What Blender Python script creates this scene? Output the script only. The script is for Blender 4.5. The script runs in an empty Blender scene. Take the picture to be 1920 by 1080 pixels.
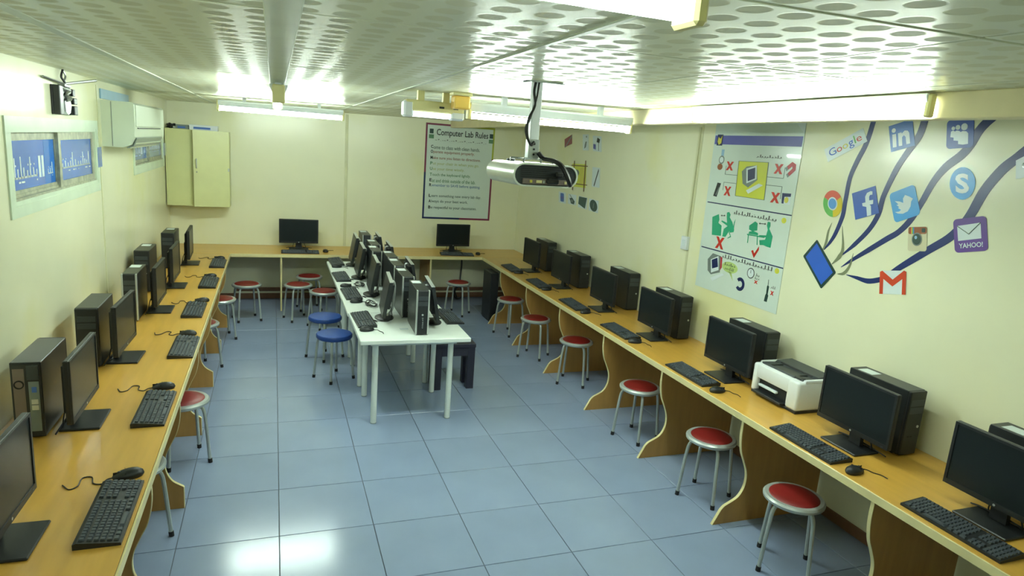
import bpy, bmesh, math, random
from mathutils import Vector, Matrix
random.seed(7)
S = bpy.context.scene
COL = S.collection
W = 4.775            # room width (x), back wall at y = 0, room runs towards -y
YF = -10.45          # front wall, behind the camera
def zc(x): return 2.555 + 0.0145 * x     # the ceiling rises slightly to the right

# ------------------------------------------------------------------ camera, world, exposure
cd = bpy.data.cameras.new('camera'); cam = bpy.data.objects.new('camera', cd); COL.objects.link(cam)
Rr = (0.9401027882559101, -0.333018643913322, 0.07283769847816261)
Ru = (0.002133810770567679, 0.21941301801490068, 0.975629732212579)
Rf = (0.34088442963130344, 0.9170368096928961, -0.2069813887846344)
cam.matrix_world = Matrix(((Rr[0], Ru[0], -Rf[0], 1.2632), (Rr[1], Ru[1], -Rf[1], -9.4786), (Rr[2], Ru[2], -Rf[2], 2.27674), (0, 0, 0, 1)))
cd.sensor_width = 36; cd.lens = 36 * 1230.0 / 1920; cd.clip_start = 0.05
S.camera = cam
S.view_settings.view_transform = 'Standard'; S.view_settings.look = 'None'
S.view_settings.gamma = 1; S.view_settings.use_curve_mapping = False
S.view_settings.exposure = 1.42
wd = bpy.data.worlds.new('world'); S.world = wd; wd.use_nodes = True
wd.node_tree.nodes['Background'].inputs[0].default_value = (0.55, 0.7, 1, 1)
wd.node_tree.nodes['Background'].inputs[1].default_value = 0.6
TUBE_POWER = 38.0        # working tubes
TUBE_BRIGHT = 62.0          # tubes near the back, set stronger to brighten the back wall
TUBE_DIM = 12.0          # tube nearest the camera, set weaker to keep near walls darker

# ------------------------------------------------------------------ materials
def srgb(r, g, b):
    f = lambda c: (c / 255 / 12.92) if c <= 10 else ((c / 255 + 0.055) / 1.055) ** 2.4
    return (f(r), f(g), f(b), 1)
def mat(name, col, rough=0.5, metal=0, noise=0.06, nscale=6, bump=0, bscale=40, emit=None, coat=0, spec=0.5, stretch=None):
    m = bpy.data.materials.new(name); m.use_nodes = True
    nt = m.node_tree; b = nt.nodes['Principled BSDF']
    b.inputs['Roughness'].default_value = rough; b.inputs['Metallic'].default_value = metal
    b.inputs['Coat Weight'].default_value = coat; b.inputs['Specular IOR Level'].default_value = spec
    tc = nt.nodes.new('ShaderNodeTexCoord')
    src = tc.outputs['Object']
    if stretch:
        mp = nt.nodes.new('ShaderNodeMapping'); mp.inputs['Scale'].default_value = stretch
        nt.links.new(src, mp.inputs[0]); src = mp.outputs[0]
    n = nt.nodes.new('ShaderNodeTexNoise'); n.inputs['Scale'].default_value = nscale; n.inputs['Detail'].default_value = 4
    nt.links.new(src, n.inputs['Vector'])
    r = nt.nodes.new('ShaderNodeValToRGB'); e = r.color_ramp.elements
    e[0].position = 0.3; e[1].position = 0.7
    e[0].color = tuple(c * (1 - noise) for c in col[:3]) + (1,)
    e[1].color = tuple(min(1, c * (1 + noise)) for c in col[:3]) + (1,)
    nt.links.new(n.outputs['Fac'], r.inputs[0]); nt.links.new(r.outputs[0], b.inputs['Base Color'])
    if bump:
        n2 = nt.nodes.new('ShaderNodeTexNoise'); n2.inputs['Scale'].default_value = bscale
        nt.links.new(src, n2.inputs['Vector'])
        bp = nt.nodes.new('ShaderNodeBump'); bp.inputs['Strength'].default_value = bump; bp.inputs['Distance'].default_value = 0.01
        nt.links.new(n2.outputs['Fac'], bp.inputs['Height']); nt.links.new(bp.outputs[0], b.inputs['Normal'])
    if emit:
        b.inputs['Emission Color'].default_value = emit[0]; b.inputs['Emission Strength'].default_value = emit[1]
    return m
M = {}
M['wall'] = mat('wall_paint', srgb(236, 236, 206), 0.24, noise=0.045, nscale=1.1, bump=0.10, bscale=2.5, spec=0.45)
def stains(m, col, fac):
    nt = m.node_tree; b = nt.nodes['Principled BSDF']; lk = b.inputs['Base Color'].links[0]; src = lk.from_socket
    tc = nt.nodes.new('ShaderNodeTexCoord'); n = nt.nodes.new('ShaderNodeTexNoise'); n.inputs['Scale'].default_value = 0.9; n.inputs['Detail'].default_value = 5
    nt.links.new(tc.outputs['Object'], n.inputs['Vector'])
    r = nt.nodes.new('ShaderNodeMapRange'); r.inputs['From Min'].default_value = 0.54; r.inputs['From Max'].default_value = 0.68; r.inputs['To Max'].default_value = fac
    nt.links.new(n.outputs['Fac'], r.inputs['Value'])
    x = nt.nodes.new('ShaderNodeMix'); x.data_type = 'RGBA'; x.inputs[7].default_value = col
    nt.links.new(r.outputs[0], x.inputs[0]); nt.links.new(src, x.inputs[6]); nt.links.new(x.outputs[2], b.inputs['Base Color'])
stains(M['wall'], srgb(228, 226, 150), 0.5)
M['seam'] = mat('seam_strip', srgb(214, 214, 176), 0.4)
M['tape'] = mat('window_tape', srgb(214, 228, 206), 0.35)
M['floor'] = mat('floor_tile', srgb(138, 154, 184), 0.17, noise=0.05, nscale=2, bump=0.03, bscale=5)
M['grout'] = mat('grout', srgb(96, 104, 116), 0.8)
M['beam'] = mat('beam_paint', srgb(232, 220, 176), 0.4)
M['strip'] = mat('ceiling_strip', srgb(192, 200, 180), 0.35)
M['wood'] = mat('worktop_wood', srgb(204, 158, 70), 0.3, noise=0.08, nscale=2.2, stretch=(9, 1, 1), coat=0.15)
M['woodx'] = mat('worktop_wood_back', srgb(210, 164, 70), 0.3, noise=0.08, nscale=2.2, stretch=(1, 9, 1), coat=0.15)
M['panelwood'] = mat('panel_wood', srgb(176, 134, 72), 0.4, noise=0.09, nscale=3, stretch=(8, 8, 1))
M['edge'] = mat('edge_band', srgb(222, 210, 156), 0.35)
M['black'] = mat('black_plastic', srgb(28, 31, 34), 0.42, noise=0.1)
M['black2'] = mat('black_case', srgb(34, 38, 40), 0.36, noise=0.12, nscale=3, bump=0.05, bscale=200)
M['dark'] = mat('dark_grey_plastic', srgb(52, 58, 62), 0.4)
M['screen'] = mat('screen_glass', srgb(24, 31, 33), 0.3, noise=0.04, spec=0.3)
M['key'] = mat('key_caps', srgb(62, 70, 78), 0.5)
M['cable'] = mat('cable_rubber', srgb(22, 23, 25), 0.5)
M['silver'] = mat('silver_plastic', srgb(196, 202, 200), 0.3, metal=0.5)
M['greyshell'] = mat('grey_shell', srgb(112, 122, 124), 0.32, metal=0.2)
M['steel'] = mat('painted_steel', srgb(178, 186, 184), 0.32, metal=0.35)
M['metal'] = mat('grey_metal', srgb(150, 154, 152), 0.35, metal=0.8)
M['red'] = mat('red_vinyl', srgb(122, 26, 25), 0.42, noise=0.1)
M['blue'] = mat('blue_plastic', srgb(38, 74, 150), 0.35, noise=0.06)
M['rubber'] = mat('black_rubber', srgb(24, 24, 26), 0.7)
M['white'] = mat('white_laminate', srgb(226, 234, 230), 0.3, noise=0.02)
M['whitepl'] = mat('white_plastic', srgb(226, 232, 236), 0.35, noise=0.02)
M['acw'] = mat('ac_plastic', srgb(212, 222, 202), 0.3, noise=0.02)
M['cream'] = mat('cream_plastic', srgb(226, 218, 160), 0.4)
M['orange'] = mat('amber_plastic', srgb(232, 190, 92), 0.3)
M['cabinet'] = mat('cabinet_steel', srgb(214, 216, 158), 0.38, noise=0.03)
M['paper'] = mat('white_paper', srgb(216, 230, 224), 0.2, noise=0.015, coat=0.4)
M['paper2'] = mat('sticker_paper', srgb(222, 234, 238), 0.25, noise=0.02)
M['darkwood'] = mat('black_stained_wood', srgb(40, 40, 56), 0.4)
M['film'] = mat('blue_window_film', srgb(64, 116, 216), 0.12, noise=0.1, nscale=2, coat=0.6)
M['filmb'] = mat('bright_blue_film', srgb(24, 118, 220), 0.14, noise=0.05, coat=0.5)
M['alu'] = mat('weathered_aluminium', srgb(170, 172, 150), 0.5, metal=0.15, noise=0.3, nscale=18)
M['projector'] = mat('projector_shell', srgb(222, 228, 216), 0.3, metal=0.1)
M['portgrey'] = mat('port_strip', srgb(122, 108, 100), 0.5)
M['brown'] = mat('brown_trunking', srgb(120, 86, 62), 0.5)
M['ink'] = mat('ink_black', srgb(40, 44, 48), 0.5)
def flat(name, r, g, b, rough=0.3): M[name] = mat(name, srgb(r, g, b), rough, noise=0.03, nscale=9, coat=0.2 if name != 'navy' else 0.0)
for nm, c in dict(navy=(22, 44, 108), li=(46, 112, 196), fb=(58, 98, 188), ms=(50, 88, 176), tw=(72, 164, 232), sk=(46, 158, 232), ya=(96, 58, 152),
                  gred=(212, 72, 42), cred=(214, 84, 56), cgreen=(98, 182, 84), cyel=(220, 196, 36), cblue=(84, 150, 220), ired=(150, 84, 44), cream2=(214, 208, 176), greenman=(30, 164, 124),
                  xred=(206, 44, 30), posternavy=(28, 40, 92), purple=(92, 96, 178), yellow=(216, 220, 70), maroon=(128, 44, 78), limeedge=(178, 188, 66), sprout=(128, 136, 104),
                  tblue=(50, 100, 206), magred=(190, 50, 60), grey=(120, 132, 130), inkgrey=(96, 116, 112), inkred=(150, 104, 92), inkgreen=(92, 140, 104), inkblue=(92, 126, 168), inkyel=(172, 186, 130),
                  bubble=(186, 212, 132), lens=(40, 70, 66), picblue=(70, 110, 190), brick=(150, 72, 74), gold=(214, 206, 84), skyglass=(150, 190, 220)).items(): flat(nm, *c)
def emis(name, col, s):
    m = mat(name, col, 0.4, noise=0.0, emit=(col, s)); M[name] = m
TC = (0.85, 1.0, 0.89, 1)
emis('tube', TC, TUBE_POWER); emis('tube_dim', TC, TUBE_DIM); emis('tube_bright', TC, TUBE_BRIGHT)
emis('led', (0.8, 0.95, 1, 1), 1.5)

def ceiling_mat():
    # embossed square panel: round matt bosses between glossier webs
    m = bpy.data.materials.new('ceiling_panel'); m.use_nodes = True; nt = m.node_tree; b = nt.nodes['Principled BSDF']
    N = lambda t: nt.nodes.new(t); L = nt.links.new
    tc = N('ShaderNodeTexCoord'); sc = N('ShaderNodeVectorMath'); sc.operation = 'SCALE'; sc.inputs['Scale'].default_value = 1 / 0.10529
    L(tc.outputs['Object'], sc.inputs[0])
    ad = N('ShaderNodeVectorMath'); ad.operation = 'ADD'; ad.inputs[1].default_value = (100.5, 100.5, 0); L(sc.outputs[0], ad.inputs[0])
    fr = N('ShaderNodeVectorMath'); fr.operation = 'FRACTION'; L(ad.outputs[0], fr.inputs[0])
    sb = N('ShaderNodeVectorMath'); sb.operation = 'SUBTRACT'; sb.inputs[1].default_value = (.5, .5, 0); L(fr.outputs[0], sb.inputs[0])
    ml = N('ShaderNodeVectorMath'); ml.operation = 'MULTIPLY'; ml.inputs[1].default_value = (1, 1, 0); L(sb.outputs[0], ml.inputs[0])
    ln = N('ShaderNodeVectorMath'); ln.operation = 'LENGTH'; L(ml.outputs[0], ln.inputs[0])
    mr = N('ShaderNodeMapRange'); mr.inputs['From Min'].default_value = 0.31; mr.inputs['From Max'].default_value = 0.36
    L(ln.outputs['Value'], mr.inputs['Value'])
    nz = N('ShaderNodeTexNoise'); nz.inputs['Scale'].default_value = 1.6; L(tc.outputs['Object'], nz.inputs['Vector'])
    mx = N('ShaderNodeMix'); mx.data_type = 'RGBA'; mx.inputs[6].default_value = srgb(216, 217, 188); mx.inputs[7].default_value = srgb(224, 228, 204)
    L(mr.outputs[0], mx.inputs[0]); L(mx.outputs[2], b.inputs['Base Color'])
    rr = N('ShaderNodeMapRange'); rr.inputs['To Min'].default_value = 0.55; rr.inputs['To Max'].default_value = 0.30
    L(mr.outputs[0], rr.inputs['Value']); L(rr.outputs[0], b.inputs['Roughness'])
    sm = N('ShaderNodeMath'); sm.operation = 'MULTIPLY_ADD'; sm.inputs[1].default_value = 0.6; L(nz.outputs['Fac'], sm.inputs[0]); L(mr.outputs[0], sm.inputs[2])
    bp = N('ShaderNodeBump'); bp.inputs['Strength'].default_value = 0.14; bp.inputs['Distance'].default_value = 0.004
    L(sm.outputs[0], bp.inputs['Height']); L(bp.outputs[0], b.inputs['Normal'])
    return m
M['ceil'] = ceiling_mat()

# ------------------------------------------------------------------ mesh helpers
class MB:
    def __init__(s): s.v = []; s.f = []
    def add(s, v, f):
        o = len(s.v); s.v += [tuple(p) for p in v]; s.f += [tuple(i + o for i in q) for q in f]; return s
    def box(s, x0, x1, y0, y1, z0, z1, bev=0.0, seg=1):
        if bev <= 0:
            v = [(x, y, z) for x in (x0, x1) for y in (y0, y1) for z in (z0, z1)]
            return s.add(v, [(0, 1, 3, 2), (4, 6, 7, 5), (0, 4, 5, 1), (2, 3, 7, 6), (0, 2, 6, 4), (1, 5, 7, 3)])
        bm = bmesh.new(); bmesh.ops.create_cube(bm, size=1)
        for q in bm.verts: q.co = Vector(((x0 + x1) / 2 + q.co.x * (x1 - x0), (y0 + y1) / 2 + q.co.y * (y1 - y0), (z0 + z1) / 2 + q.co.z * (z1 - z0)))
        bmesh.ops.bevel(bm, geom=bm.edges[:], offset=bev, segments=seg, affect='EDGES', profile=0.5)
        bm.verts.index_update(); s.add([q.co[:] for q in bm.verts], [[q.index for q in f.verts] for f in bm.faces]); bm.free(); return s
    def prism(s, pts, d):
        # pts: 3d outline, d: extrusion vector
        n = len(pts); d = Vector(d); v = [Vector(p) for p in pts] + [Vector(p) + d for p in pts]
        f = [tuple(range(n))[::-1], tuple(range(n, 2 * n))] + [(i, (i + 1) % n, n + (i + 1) % n, n + i) for i in range(n)]
        return s.add(v, f)
    def ring(s, outer, inner, d):
        n = len(outer); d = Vector(d); O = [Vector(p) for p in outer]; I = [Vector(p) for p in inner]
        v = O + I + [p + d for p in O] + [p + d for p in I]; f = []
        for i in range(n):
            j = (i + 1) % n
            f += [(i, j, n + j, n + i), (2 * n + i, 3 * n + i, 3 * n + j, 2 * n + j), (i, 2 * n + i, 2 * n + j, j), (n + i, n + j, 3 * n + j, 3 * n + i)]
        return s.add(v, f)
    def tube(s, path, r, n=8, caps=True):
        P = [Vector(p) for p in path]; R = r if isinstance(r, (list, tuple)) else [r] * len(P)
        v = []; f = []; prev = None
        for i, p in enumerate(P):
            t = (P[min(i + 1, len(P) - 1)] - P[max(i - 1, 0)]).normalized()
            a = (prev - t * prev.dot(t)) if prev is not None else t.orthogonal()
            if a.length < 1e-6: a = t.orthogonal()
            a.normalize(); prev = a; b = t.cross(a)
            v += [p + (a * math.cos(2 * math.pi * k / n) + b * math.sin(2 * math.pi * k / n)) * R[i] for k in range(n)]
        for i in range(len(P) - 1):
            f += [(i * n + k, i * n + (k + 1) % n, (i + 1) * n + (k + 1) % n, (i + 1) * n + k) for k in range(n)]
        if caps: f += [tuple(range(n))[::-1], tuple(range((len(P) - 1) * n, len(P) * n))]
        return s.add(v, f)
    def lathe(s, prof, n=24, c=(0, 0, 0), sx=1, sy=1):
        v = []; f = []; m = len(prof)
        for r, z in prof: v += [(c[0] + sx * r * math.cos(2 * math.pi * k / n), c[1] + sy * r * math.sin(2 * math.pi * k / n), c[2] + z) for k in range(n)]
        for i in range(m - 1): f += [(i * n + k, i * n + (k + 1) % n, (i + 1) * n + (k + 1) % n, (i + 1) * n + k) for k in range(n)]
        f += [tuple(range(n))[::-1], tuple(range((m - 1) * n, m * n))]
        return s.add(v, f)
    def ell(s, c, u, v, d, n=24, a0=0, a1=2 * math.pi):
        c = Vector(c); u = Vector(u); v = Vector(v)
        k = n if abs(a1 - a0 - 2 * math.pi) < 1e-6 else n + 1
        return s.prism([c + u * math.cos(a0 + (a1 - a0) * i / n) + v * math.sin(a0 + (a1 - a0) * i / n) for i in range(k)], d)
    def shift(s, o):
        s.v = [(p[0] - o[0], p[1] - o[1], p[2] - o[2]) for p in s.v]; return s
def spline(pts, per=6):
    P = [Vector(p) for p in pts]; P = [P[0] * 2 - P[1]] + P + [P[-1] * 2 - P[-2]]; o = []
    for i in range(1, len(P) - 2):
        for k in range(per):
            t = k / per; a, b, c, d = P[i - 1], P[i], P[i + 1], P[i + 2]
            o.append(0.5 * ((2 * b) + (c - a) * t + (2 * a - 5 * b + 4 * c - d) * t * t + (3 * b - a - 3 * c + d) * t ** 3))
    o.append(P[-2]); return o
def obj(name, mb, m, parent=None, smooth=False, kind=None, label=None):
    me = bpy.data.meshes.new(name); me.from_pydata(mb.v, [], mb.f); me.update()
    bm = bmesh.new(); bm.from_mesh(me); bmesh.ops.recalc_face_normals(bm, faces=bm.faces); bm.to_mesh(me); bm.free()
    if smooth:
        me.polygons.foreach_set('use_smooth', [True] * len(me.polygons))
        try: me.set_sharp_from_angle(angle=math.radians(38))
        except Exception: pass
    me.materials.append(M[m] if isinstance(m, str) else m)
    o = bpy.data.objects.new(name, me); COL.objects.link(o)
    if parent is not None: o.parent = parent
    if kind: o['kind'] = kind
    if label: o['label'] = label
    return o
def thing(name, label, cat, loc=(0, 0, 0), rz=0, group=None):
    o = bpy.data.objects.new(name, None); COL.objects.link(o); o.empty_display_size = 0.05
    o.location = loc; o.rotation_euler = (0, 0, math.radians(rz)); o['label'] = label; o['category'] = cat
    if group: o['group'] = group
    return o
def tag(o, label, cat, group=None):
    o['label'] = label; o['category'] = cat
    if group: o['group'] = group
    return o
KIDS = {}
def kids(o):
    return [c for c in COL.objects if c.parent == o]
def register(root): KIDS[root.name] = [(c, kids(c)) for c in kids(root)]
def dup(root, loc, rz, label, group=None, skip=()):
    r = root.copy(); COL.objects.link(r); r.location = loc; r.rotation_euler = (0, 0, math.radians(rz)); r['label'] = label
    if group: r['group'] = group
    for c, gs in KIDS[root.name]:
        if c.name.split('.')[0] in skip: continue
        d = c.copy(); COL.objects.link(d); d.parent = r
        for g in gs:
            e = g.copy(); COL.objects.link(e); e.parent = d
    return r
def place_all(root, spots, group, skip=None):
    # first spot moves the original, the rest are copies; spots: (loc, rz, label)
    register(root)
    out = [root]
    for i, sp in enumerate(spots[1:]): out.append(dup(root, sp[0], sp[1], sp[2], group, sp[3] if len(sp) > 3 else ()))
    root.location = spots[0][0]; root.rotation_euler = (0, 0, math.radians(spots[0][1])); root['label'] = spots[0][2]; root['group'] = group
    return out
TXT = {}
def text_mesh(body, bold=0.0):
    key = (body, bold)
    if key not in TXT:
        cu = bpy.data.curves.new('t', 'FONT'); cu.body = body; cu.extrude = 0.0; cu.offset = bold; cu.resolution_u = 3
        o = bpy.data.objects.new('t', cu); COL.objects.link(o)
        dg = bpy.context.evaluated_depsgraph_get(); ev = o.evaluated_get(dg); me = bpy.data.meshes.new_from_object(ev)
        TXT[key] = ([v.co.copy() for v in me.vertices], [tuple(p.vertices) for p in me.polygons])
        bpy.data.objects.remove(o); bpy.data.curves.remove(cu); bpy.data.meshes.remove(me)
    return TXT[key]
def text(mb, body, o, u, v, keep=False, bold=0.0):
    # letters fitted into the parallelogram o + a*u + b*v, a, b in 0..1
    vs, fs = text_mesh(body, bold); o = Vector(o); u = Vector(u); v = Vector(v)
    x0 = min(p.x for p in vs); x1 = max(p.x for p in vs); y0 = min(p.y for p in vs); y1 = max(p.y for p in vs)
    if keep: y0, y1 = -0.2, 0.75
    return mb.add([o + u * ((p.x - x0) / (x1 - x0)) + v * ((p.y - y0) / (y1 - y0)) for p in vs], fs)
SWOOSH=[
([(-6.041, 1.763), (-6.08, 1.817), (-6.115, 1.887), (-6.147, 2.004), (-6.147, 2.081), (-6.148, 2.134), (-6.152, 2.254), (-6.187, 2.365), (-6.222, 2.446), (-6.24, 2.512), (-6.256, 2.619)], [0.0076, 0.0227, 0.0301, 0.0337, 0.0337, 0.0337, 0.0336, 0.0372, 0.037, 0.0369, 0.0369]) ,
([(-6.194, 1.75), (-6.283, 1.839), (-6.37, 1.947), (-6.415, 2.046), (-6.422, 2.119), (-6.432, 2.176), (-6.477, 2.313), (-6.509, 2.381), (-6.545, 2.444), (-6.59, 2.524), (-6.608, 2.625)], [0.0075, 0.0295, 0.0327, 0.036, 0.036, 0.0359, 0.0393, 0.0391, 0.0424, 0.0457, 0.0457]) ,
([(-6.207, 1.674), (-6.281, 1.734), (-6.397, 1.823), (-6.507, 1.907), (-6.578, 1.96), (-6.639, 2.038), (-6.686, 2.14), (-6.734, 2.265), (-6.789, 2.351), (-6.866, 2.421), (-6.906, 2.481), (-6.932, 2.545), (-6.962, 2.589), (-7.001, 2.626)], [0.0037, 0.0222, 0.0326, 0.0356, 0.0353, 0.0384, 0.0381, 0.0413, 0.0478, 0.0507, 0.0505, 0.0504, 0.0502, 0.0466]) ,
([(-6.26, 1.634), (-6.346, 1.631), (-6.429, 1.628), (-6.503, 1.651), (-6.555, 1.678), (-6.616, 1.74), (-6.7, 1.811), (-6.795, 1.89), (-6.888, 1.965), (-6.944, 2.032), (-6.986, 2.11), (-7.024, 2.224), (-7.057, 2.291), (-7.104, 2.362), (-7.153, 2.412), (-7.194, 2.455), (-7.27, 2.53), (-7.33, 2.62)], [0.0037, 0.022, 0.0326, 0.0323, 0.0356, 0.0352, 0.0417, 0.0445, 0.0473, 0.0503, 0.0533, 0.0563, 0.056, 0.0557, 0.0521, 0.0518, 0.05, 0.05]) ,
]
STICK={
'google' : [(-5.898, 2.424), (-6.186, 2.571), (-6.238, 2.482), (-5.948, 2.348)] ,
'linkedin' : [(-6.373, 2.578), (-6.526, 2.618), (-6.575, 2.468), (-6.423, 2.422)] ,
'myspace' : [(-6.742, 2.606), (-6.896, 2.617), (-6.922, 2.465), (-6.773, 2.45)] ,
'facebook' : [(-6.191, 2.155), (-6.357, 2.218), (-6.421, 2.054), (-6.253, 1.993)] ,
'twitter' : [(-6.462, 2.178), (-6.624, 2.245), (-6.695, 2.082), (-6.545, 2.007)] ,
'chrome' : [(-5.944, 2.155), (-6.11, 2.169), (-6.148, 1.998), (-5.993, 1.979)] ,
'skype' : [(-6.808, 2.352), (-6.959, 2.36), (-7.002, 2.194), (-6.852, 2.18)] ,
'instagram' : [(-6.637, 2.0), (-6.754, 2.016), (-6.781, 1.878), (-6.662, 1.858)] ,
'yahoo' : [(-6.896, 2.076), (-7.071, 2.114), (-7.12, 1.941), (-6.947, 1.895)] ,
'gmail' : [(-6.506, 1.71), (-6.68, 1.745), (-6.707, 1.605), (-6.529, 1.569)] ,
'tablet' : [(-5.868, 1.685), (-5.968, 1.825), (-6.177, 1.629), (-6.076, 1.5)] ,
'dropb' : [(-7.15, 2.412), (-7.223, 2.44), (-7.251, 2.333), (-7.176, 2.31)] ,
}
PICS={
'cd' : [(-1.556, 2.48), (-1.779, 2.508), (-1.811, 2.365), (-1.586, 2.34)] ,
'a' : [(-2.088, 2.509), (-2.249, 2.51), (-2.289, 2.325), (-2.129, 2.321)] ,
'b' : [(-2.365, 2.498), (-2.585, 2.488), (-2.623, 2.316), (-2.403, 2.322)] ,
'frame' : [(-1.834, 2.188), (-2.304, 2.195), (-2.353, 1.84), (-1.881, 1.827)] ,
'pen' : [(-2.43, 2.138), (-2.636, 2.137), (-2.658, 1.914), (-2.466, 1.912)] ,
'm1' : [(-1.521, 1.776), (-1.743, 1.781), (-1.774, 1.641), (-1.551, 1.64)] ,
'm2' : [(-1.827, 1.775), (-2.066, 1.776), (-2.078, 1.653), (-1.839, 1.648)] ,
'm3' : [(-2.128, 1.775), (-2.382, 1.773), (-2.384, 1.633), (-2.143, 1.64)] ,
'm4' : [(-2.426, 1.771), (-2.678, 1.764), (-2.682, 1.623), (-2.442, 1.633)] ,
}
POST={
'corners' : [(-4.663, 2.609), (-5.671, 2.614), (-5.735, 1.225), (-4.745, 1.214)] ,
'band' : [(-4.686, 2.511), (-5.683, 2.511), (-5.69, 2.463), (-4.7, 2.435)] ,
'line1' : [(-4.716, 1.958), (-5.708, 1.959), (-5.708, 1.953), (-4.715, 1.949)] ,
'line2' : [(-4.724, 1.57), (-5.714, 1.573), (-5.714, 1.564), (-4.723, 1.559)] ,
'square' : [(-5.037, 2.314), (-5.38, 2.317), (-5.393, 2.036), (-5.052, 2.038)] ,
'pcscreen' : [(-5.154, 2.248), (-5.24, 2.272), (-5.256, 2.189), (-5.176, 2.163)] ,
'pccase' : [(-5.113, 2.257), (-5.246, 2.287), (-5.287, 2.176), (-5.171, 2.13)] ,
'pckb' : [(-5.173, 2.091), (-5.309, 2.155), (-5.356, 2.144), (-5.202, 2.067)] ,
'x1' : [(-4.887, 2.302), (-4.962, 2.305), (-4.977, 2.238), (-4.902, 2.234)] ,
'x2' : [(-5.45, 2.308), (-5.532, 2.311), (-5.54, 2.244), (-5.461, 2.239)] ,
'x3' : [(-4.902, 2.099), (-4.979, 2.105), (-4.99, 2.036), (-4.915, 2.029)] ,
'x4' : [(-5.458, 2.096), (-5.542, 2.103), (-5.553, 2.034), (-5.471, 2.026)] ,
'watch' : [(-4.772, 2.346), (-4.854, 2.349), (-4.864, 2.286), (-4.786, 2.283)] ,
'ball' : [(-4.763, 2.279), (-4.837, 2.282), (-4.847, 2.236), (-4.774, 2.232)] ,
'phone' : [(-4.801, 2.126), (-4.848, 2.123), (-4.814, 2.008), (-4.766, 2.012)] ,
'magnet' : [(-5.56, 2.288), (-5.616, 2.329), (-5.665, 2.307), (-5.598, 2.233)] ,
'disk' : [(-5.569, 2.106), (-5.663, 2.109), (-5.668, 2.029), (-5.582, 2.024)] ,
'x5' : [(-4.885, 1.668), (-4.99, 1.684), (-4.995, 1.598), (-4.896, 1.586)] ,
'desk1' : [(-4.79, 1.859), (-5.103, 1.864), (-5.003, 1.69), (-4.821, 1.686)] ,
'tick' : [(-5.337, 1.612), (-5.41, 1.675), (-5.41, 1.65), (-5.371, 1.59)] ,
'logo1' : [(-5.606, 1.924), (-5.649, 1.929), (-5.657, 1.896), (-5.613, 1.89)] ,
'logo2' : [(-5.618, 1.547), (-5.659, 1.555), (-5.666, 1.524), (-5.625, 1.516)] ,
'mon2' : [(-4.822, 1.475), (-4.96, 1.528), (-4.997, 1.396), (-4.871, 1.356)] ,
'mon2s' : [(-4.867, 1.478), (-4.939, 1.51), (-4.962, 1.435), (-4.888, 1.407)] ,
'kb2' : [(-4.878, 1.325), (-5.026, 1.393), (-5.057, 1.385), (-4.913, 1.305)] ,
'bubble' : [(-5.012, 1.491), (-5.196, 1.507), (-5.207, 1.429), (-5.029, 1.412)] ,
'blue' : [(-5.2, 1.397), (-5.309, 1.419), (-5.326, 1.313), (-5.219, 1.293)] ,
'clock' : [(-5.314, 1.499), (-5.402, 1.516), (-5.419, 1.429), (-5.331, 1.411)] ,
'x6' : [(-5.418, 1.416), (-5.458, 1.42), (-5.46, 1.399), (-5.42, 1.395)] ,
'x7' : [(-5.61, 1.373), (-5.644, 1.379), (-5.646, 1.353), (-5.613, 1.347)] ,
'syr' : [(-5.561, 1.459), (-5.582, 1.46), (-5.588, 1.284), (-5.559, 1.281)] ,
'person1' : [(-4.979, 1.894), (-5.006, 1.902), (-5.028, 1.882), (-5.022, 1.859), (-5.064, 1.824), (-5.098, 1.767), (-5.095, 1.747), (-5.034, 1.742), (-5.002, 1.695), (-4.96, 1.693), (-4.967, 1.757), (-5.01, 1.786), (-4.921, 1.813), (-4.928, 1.823), (-4.998, 1.811), (-4.983, 1.859)] ,
'pc1' : [(-4.795, 1.836), (-4.877, 1.869), (-4.894, 1.825), (-4.886, 1.797), (-4.933, 1.78), (-4.942, 1.695), (-4.821, 1.686)] ,
'chair1' : [(-5.099, 1.855), (-5.093, 1.819), (-5.095, 1.748), (-5.049, 1.737), (-5.073, 1.705), (-5.033, 1.686), (-5.029, 1.69), (-5.061, 1.71), (-5.035, 1.738), (-5.081, 1.75), (-5.084, 1.827)] ,
'person2' : [(-5.468, 1.88), (-5.497, 1.88), (-5.503, 1.852), (-5.496, 1.83), (-5.543, 1.779), (-5.539, 1.692), (-5.497, 1.694), (-5.46, 1.7), (-5.419, 1.694), (-5.407, 1.73), (-5.468, 1.743), (-5.473, 1.761), (-5.4, 1.758), (-5.396, 1.768), (-5.473, 1.777), (-5.481, 1.82), (-5.465, 1.851)] ,
'pc2' : [(-5.27, 1.825), (-5.331, 1.865), (-5.361, 1.854), (-5.367, 1.8), (-5.329, 1.79), (-5.381, 1.781), (-5.384, 1.764), (-5.274, 1.761), (-5.28, 1.779), (-5.311, 1.786), (-5.274, 1.795)] ,
'table2' : [(-5.259, 1.759), (-5.458, 1.763), (-5.46, 1.755), (-5.385, 1.752), (-5.395, 1.69), (-5.386, 1.69), (-5.375, 1.753), (-5.281, 1.749), (-5.284, 1.689), (-5.275, 1.689), (-5.272, 1.749), (-5.261, 1.75)] ,
'txt1' : [(-5.235, 2.362), (-5.515, 2.357)] ,
'txt2' : [(-5.052, 1.911), (-5.561, 1.908)] ,
'txt3' : [(-4.989, 1.528), (-5.602, 1.538)] ,
'box1' : [(-4.878, 2.197), (-5.033, 2.206)] ,
}
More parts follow.
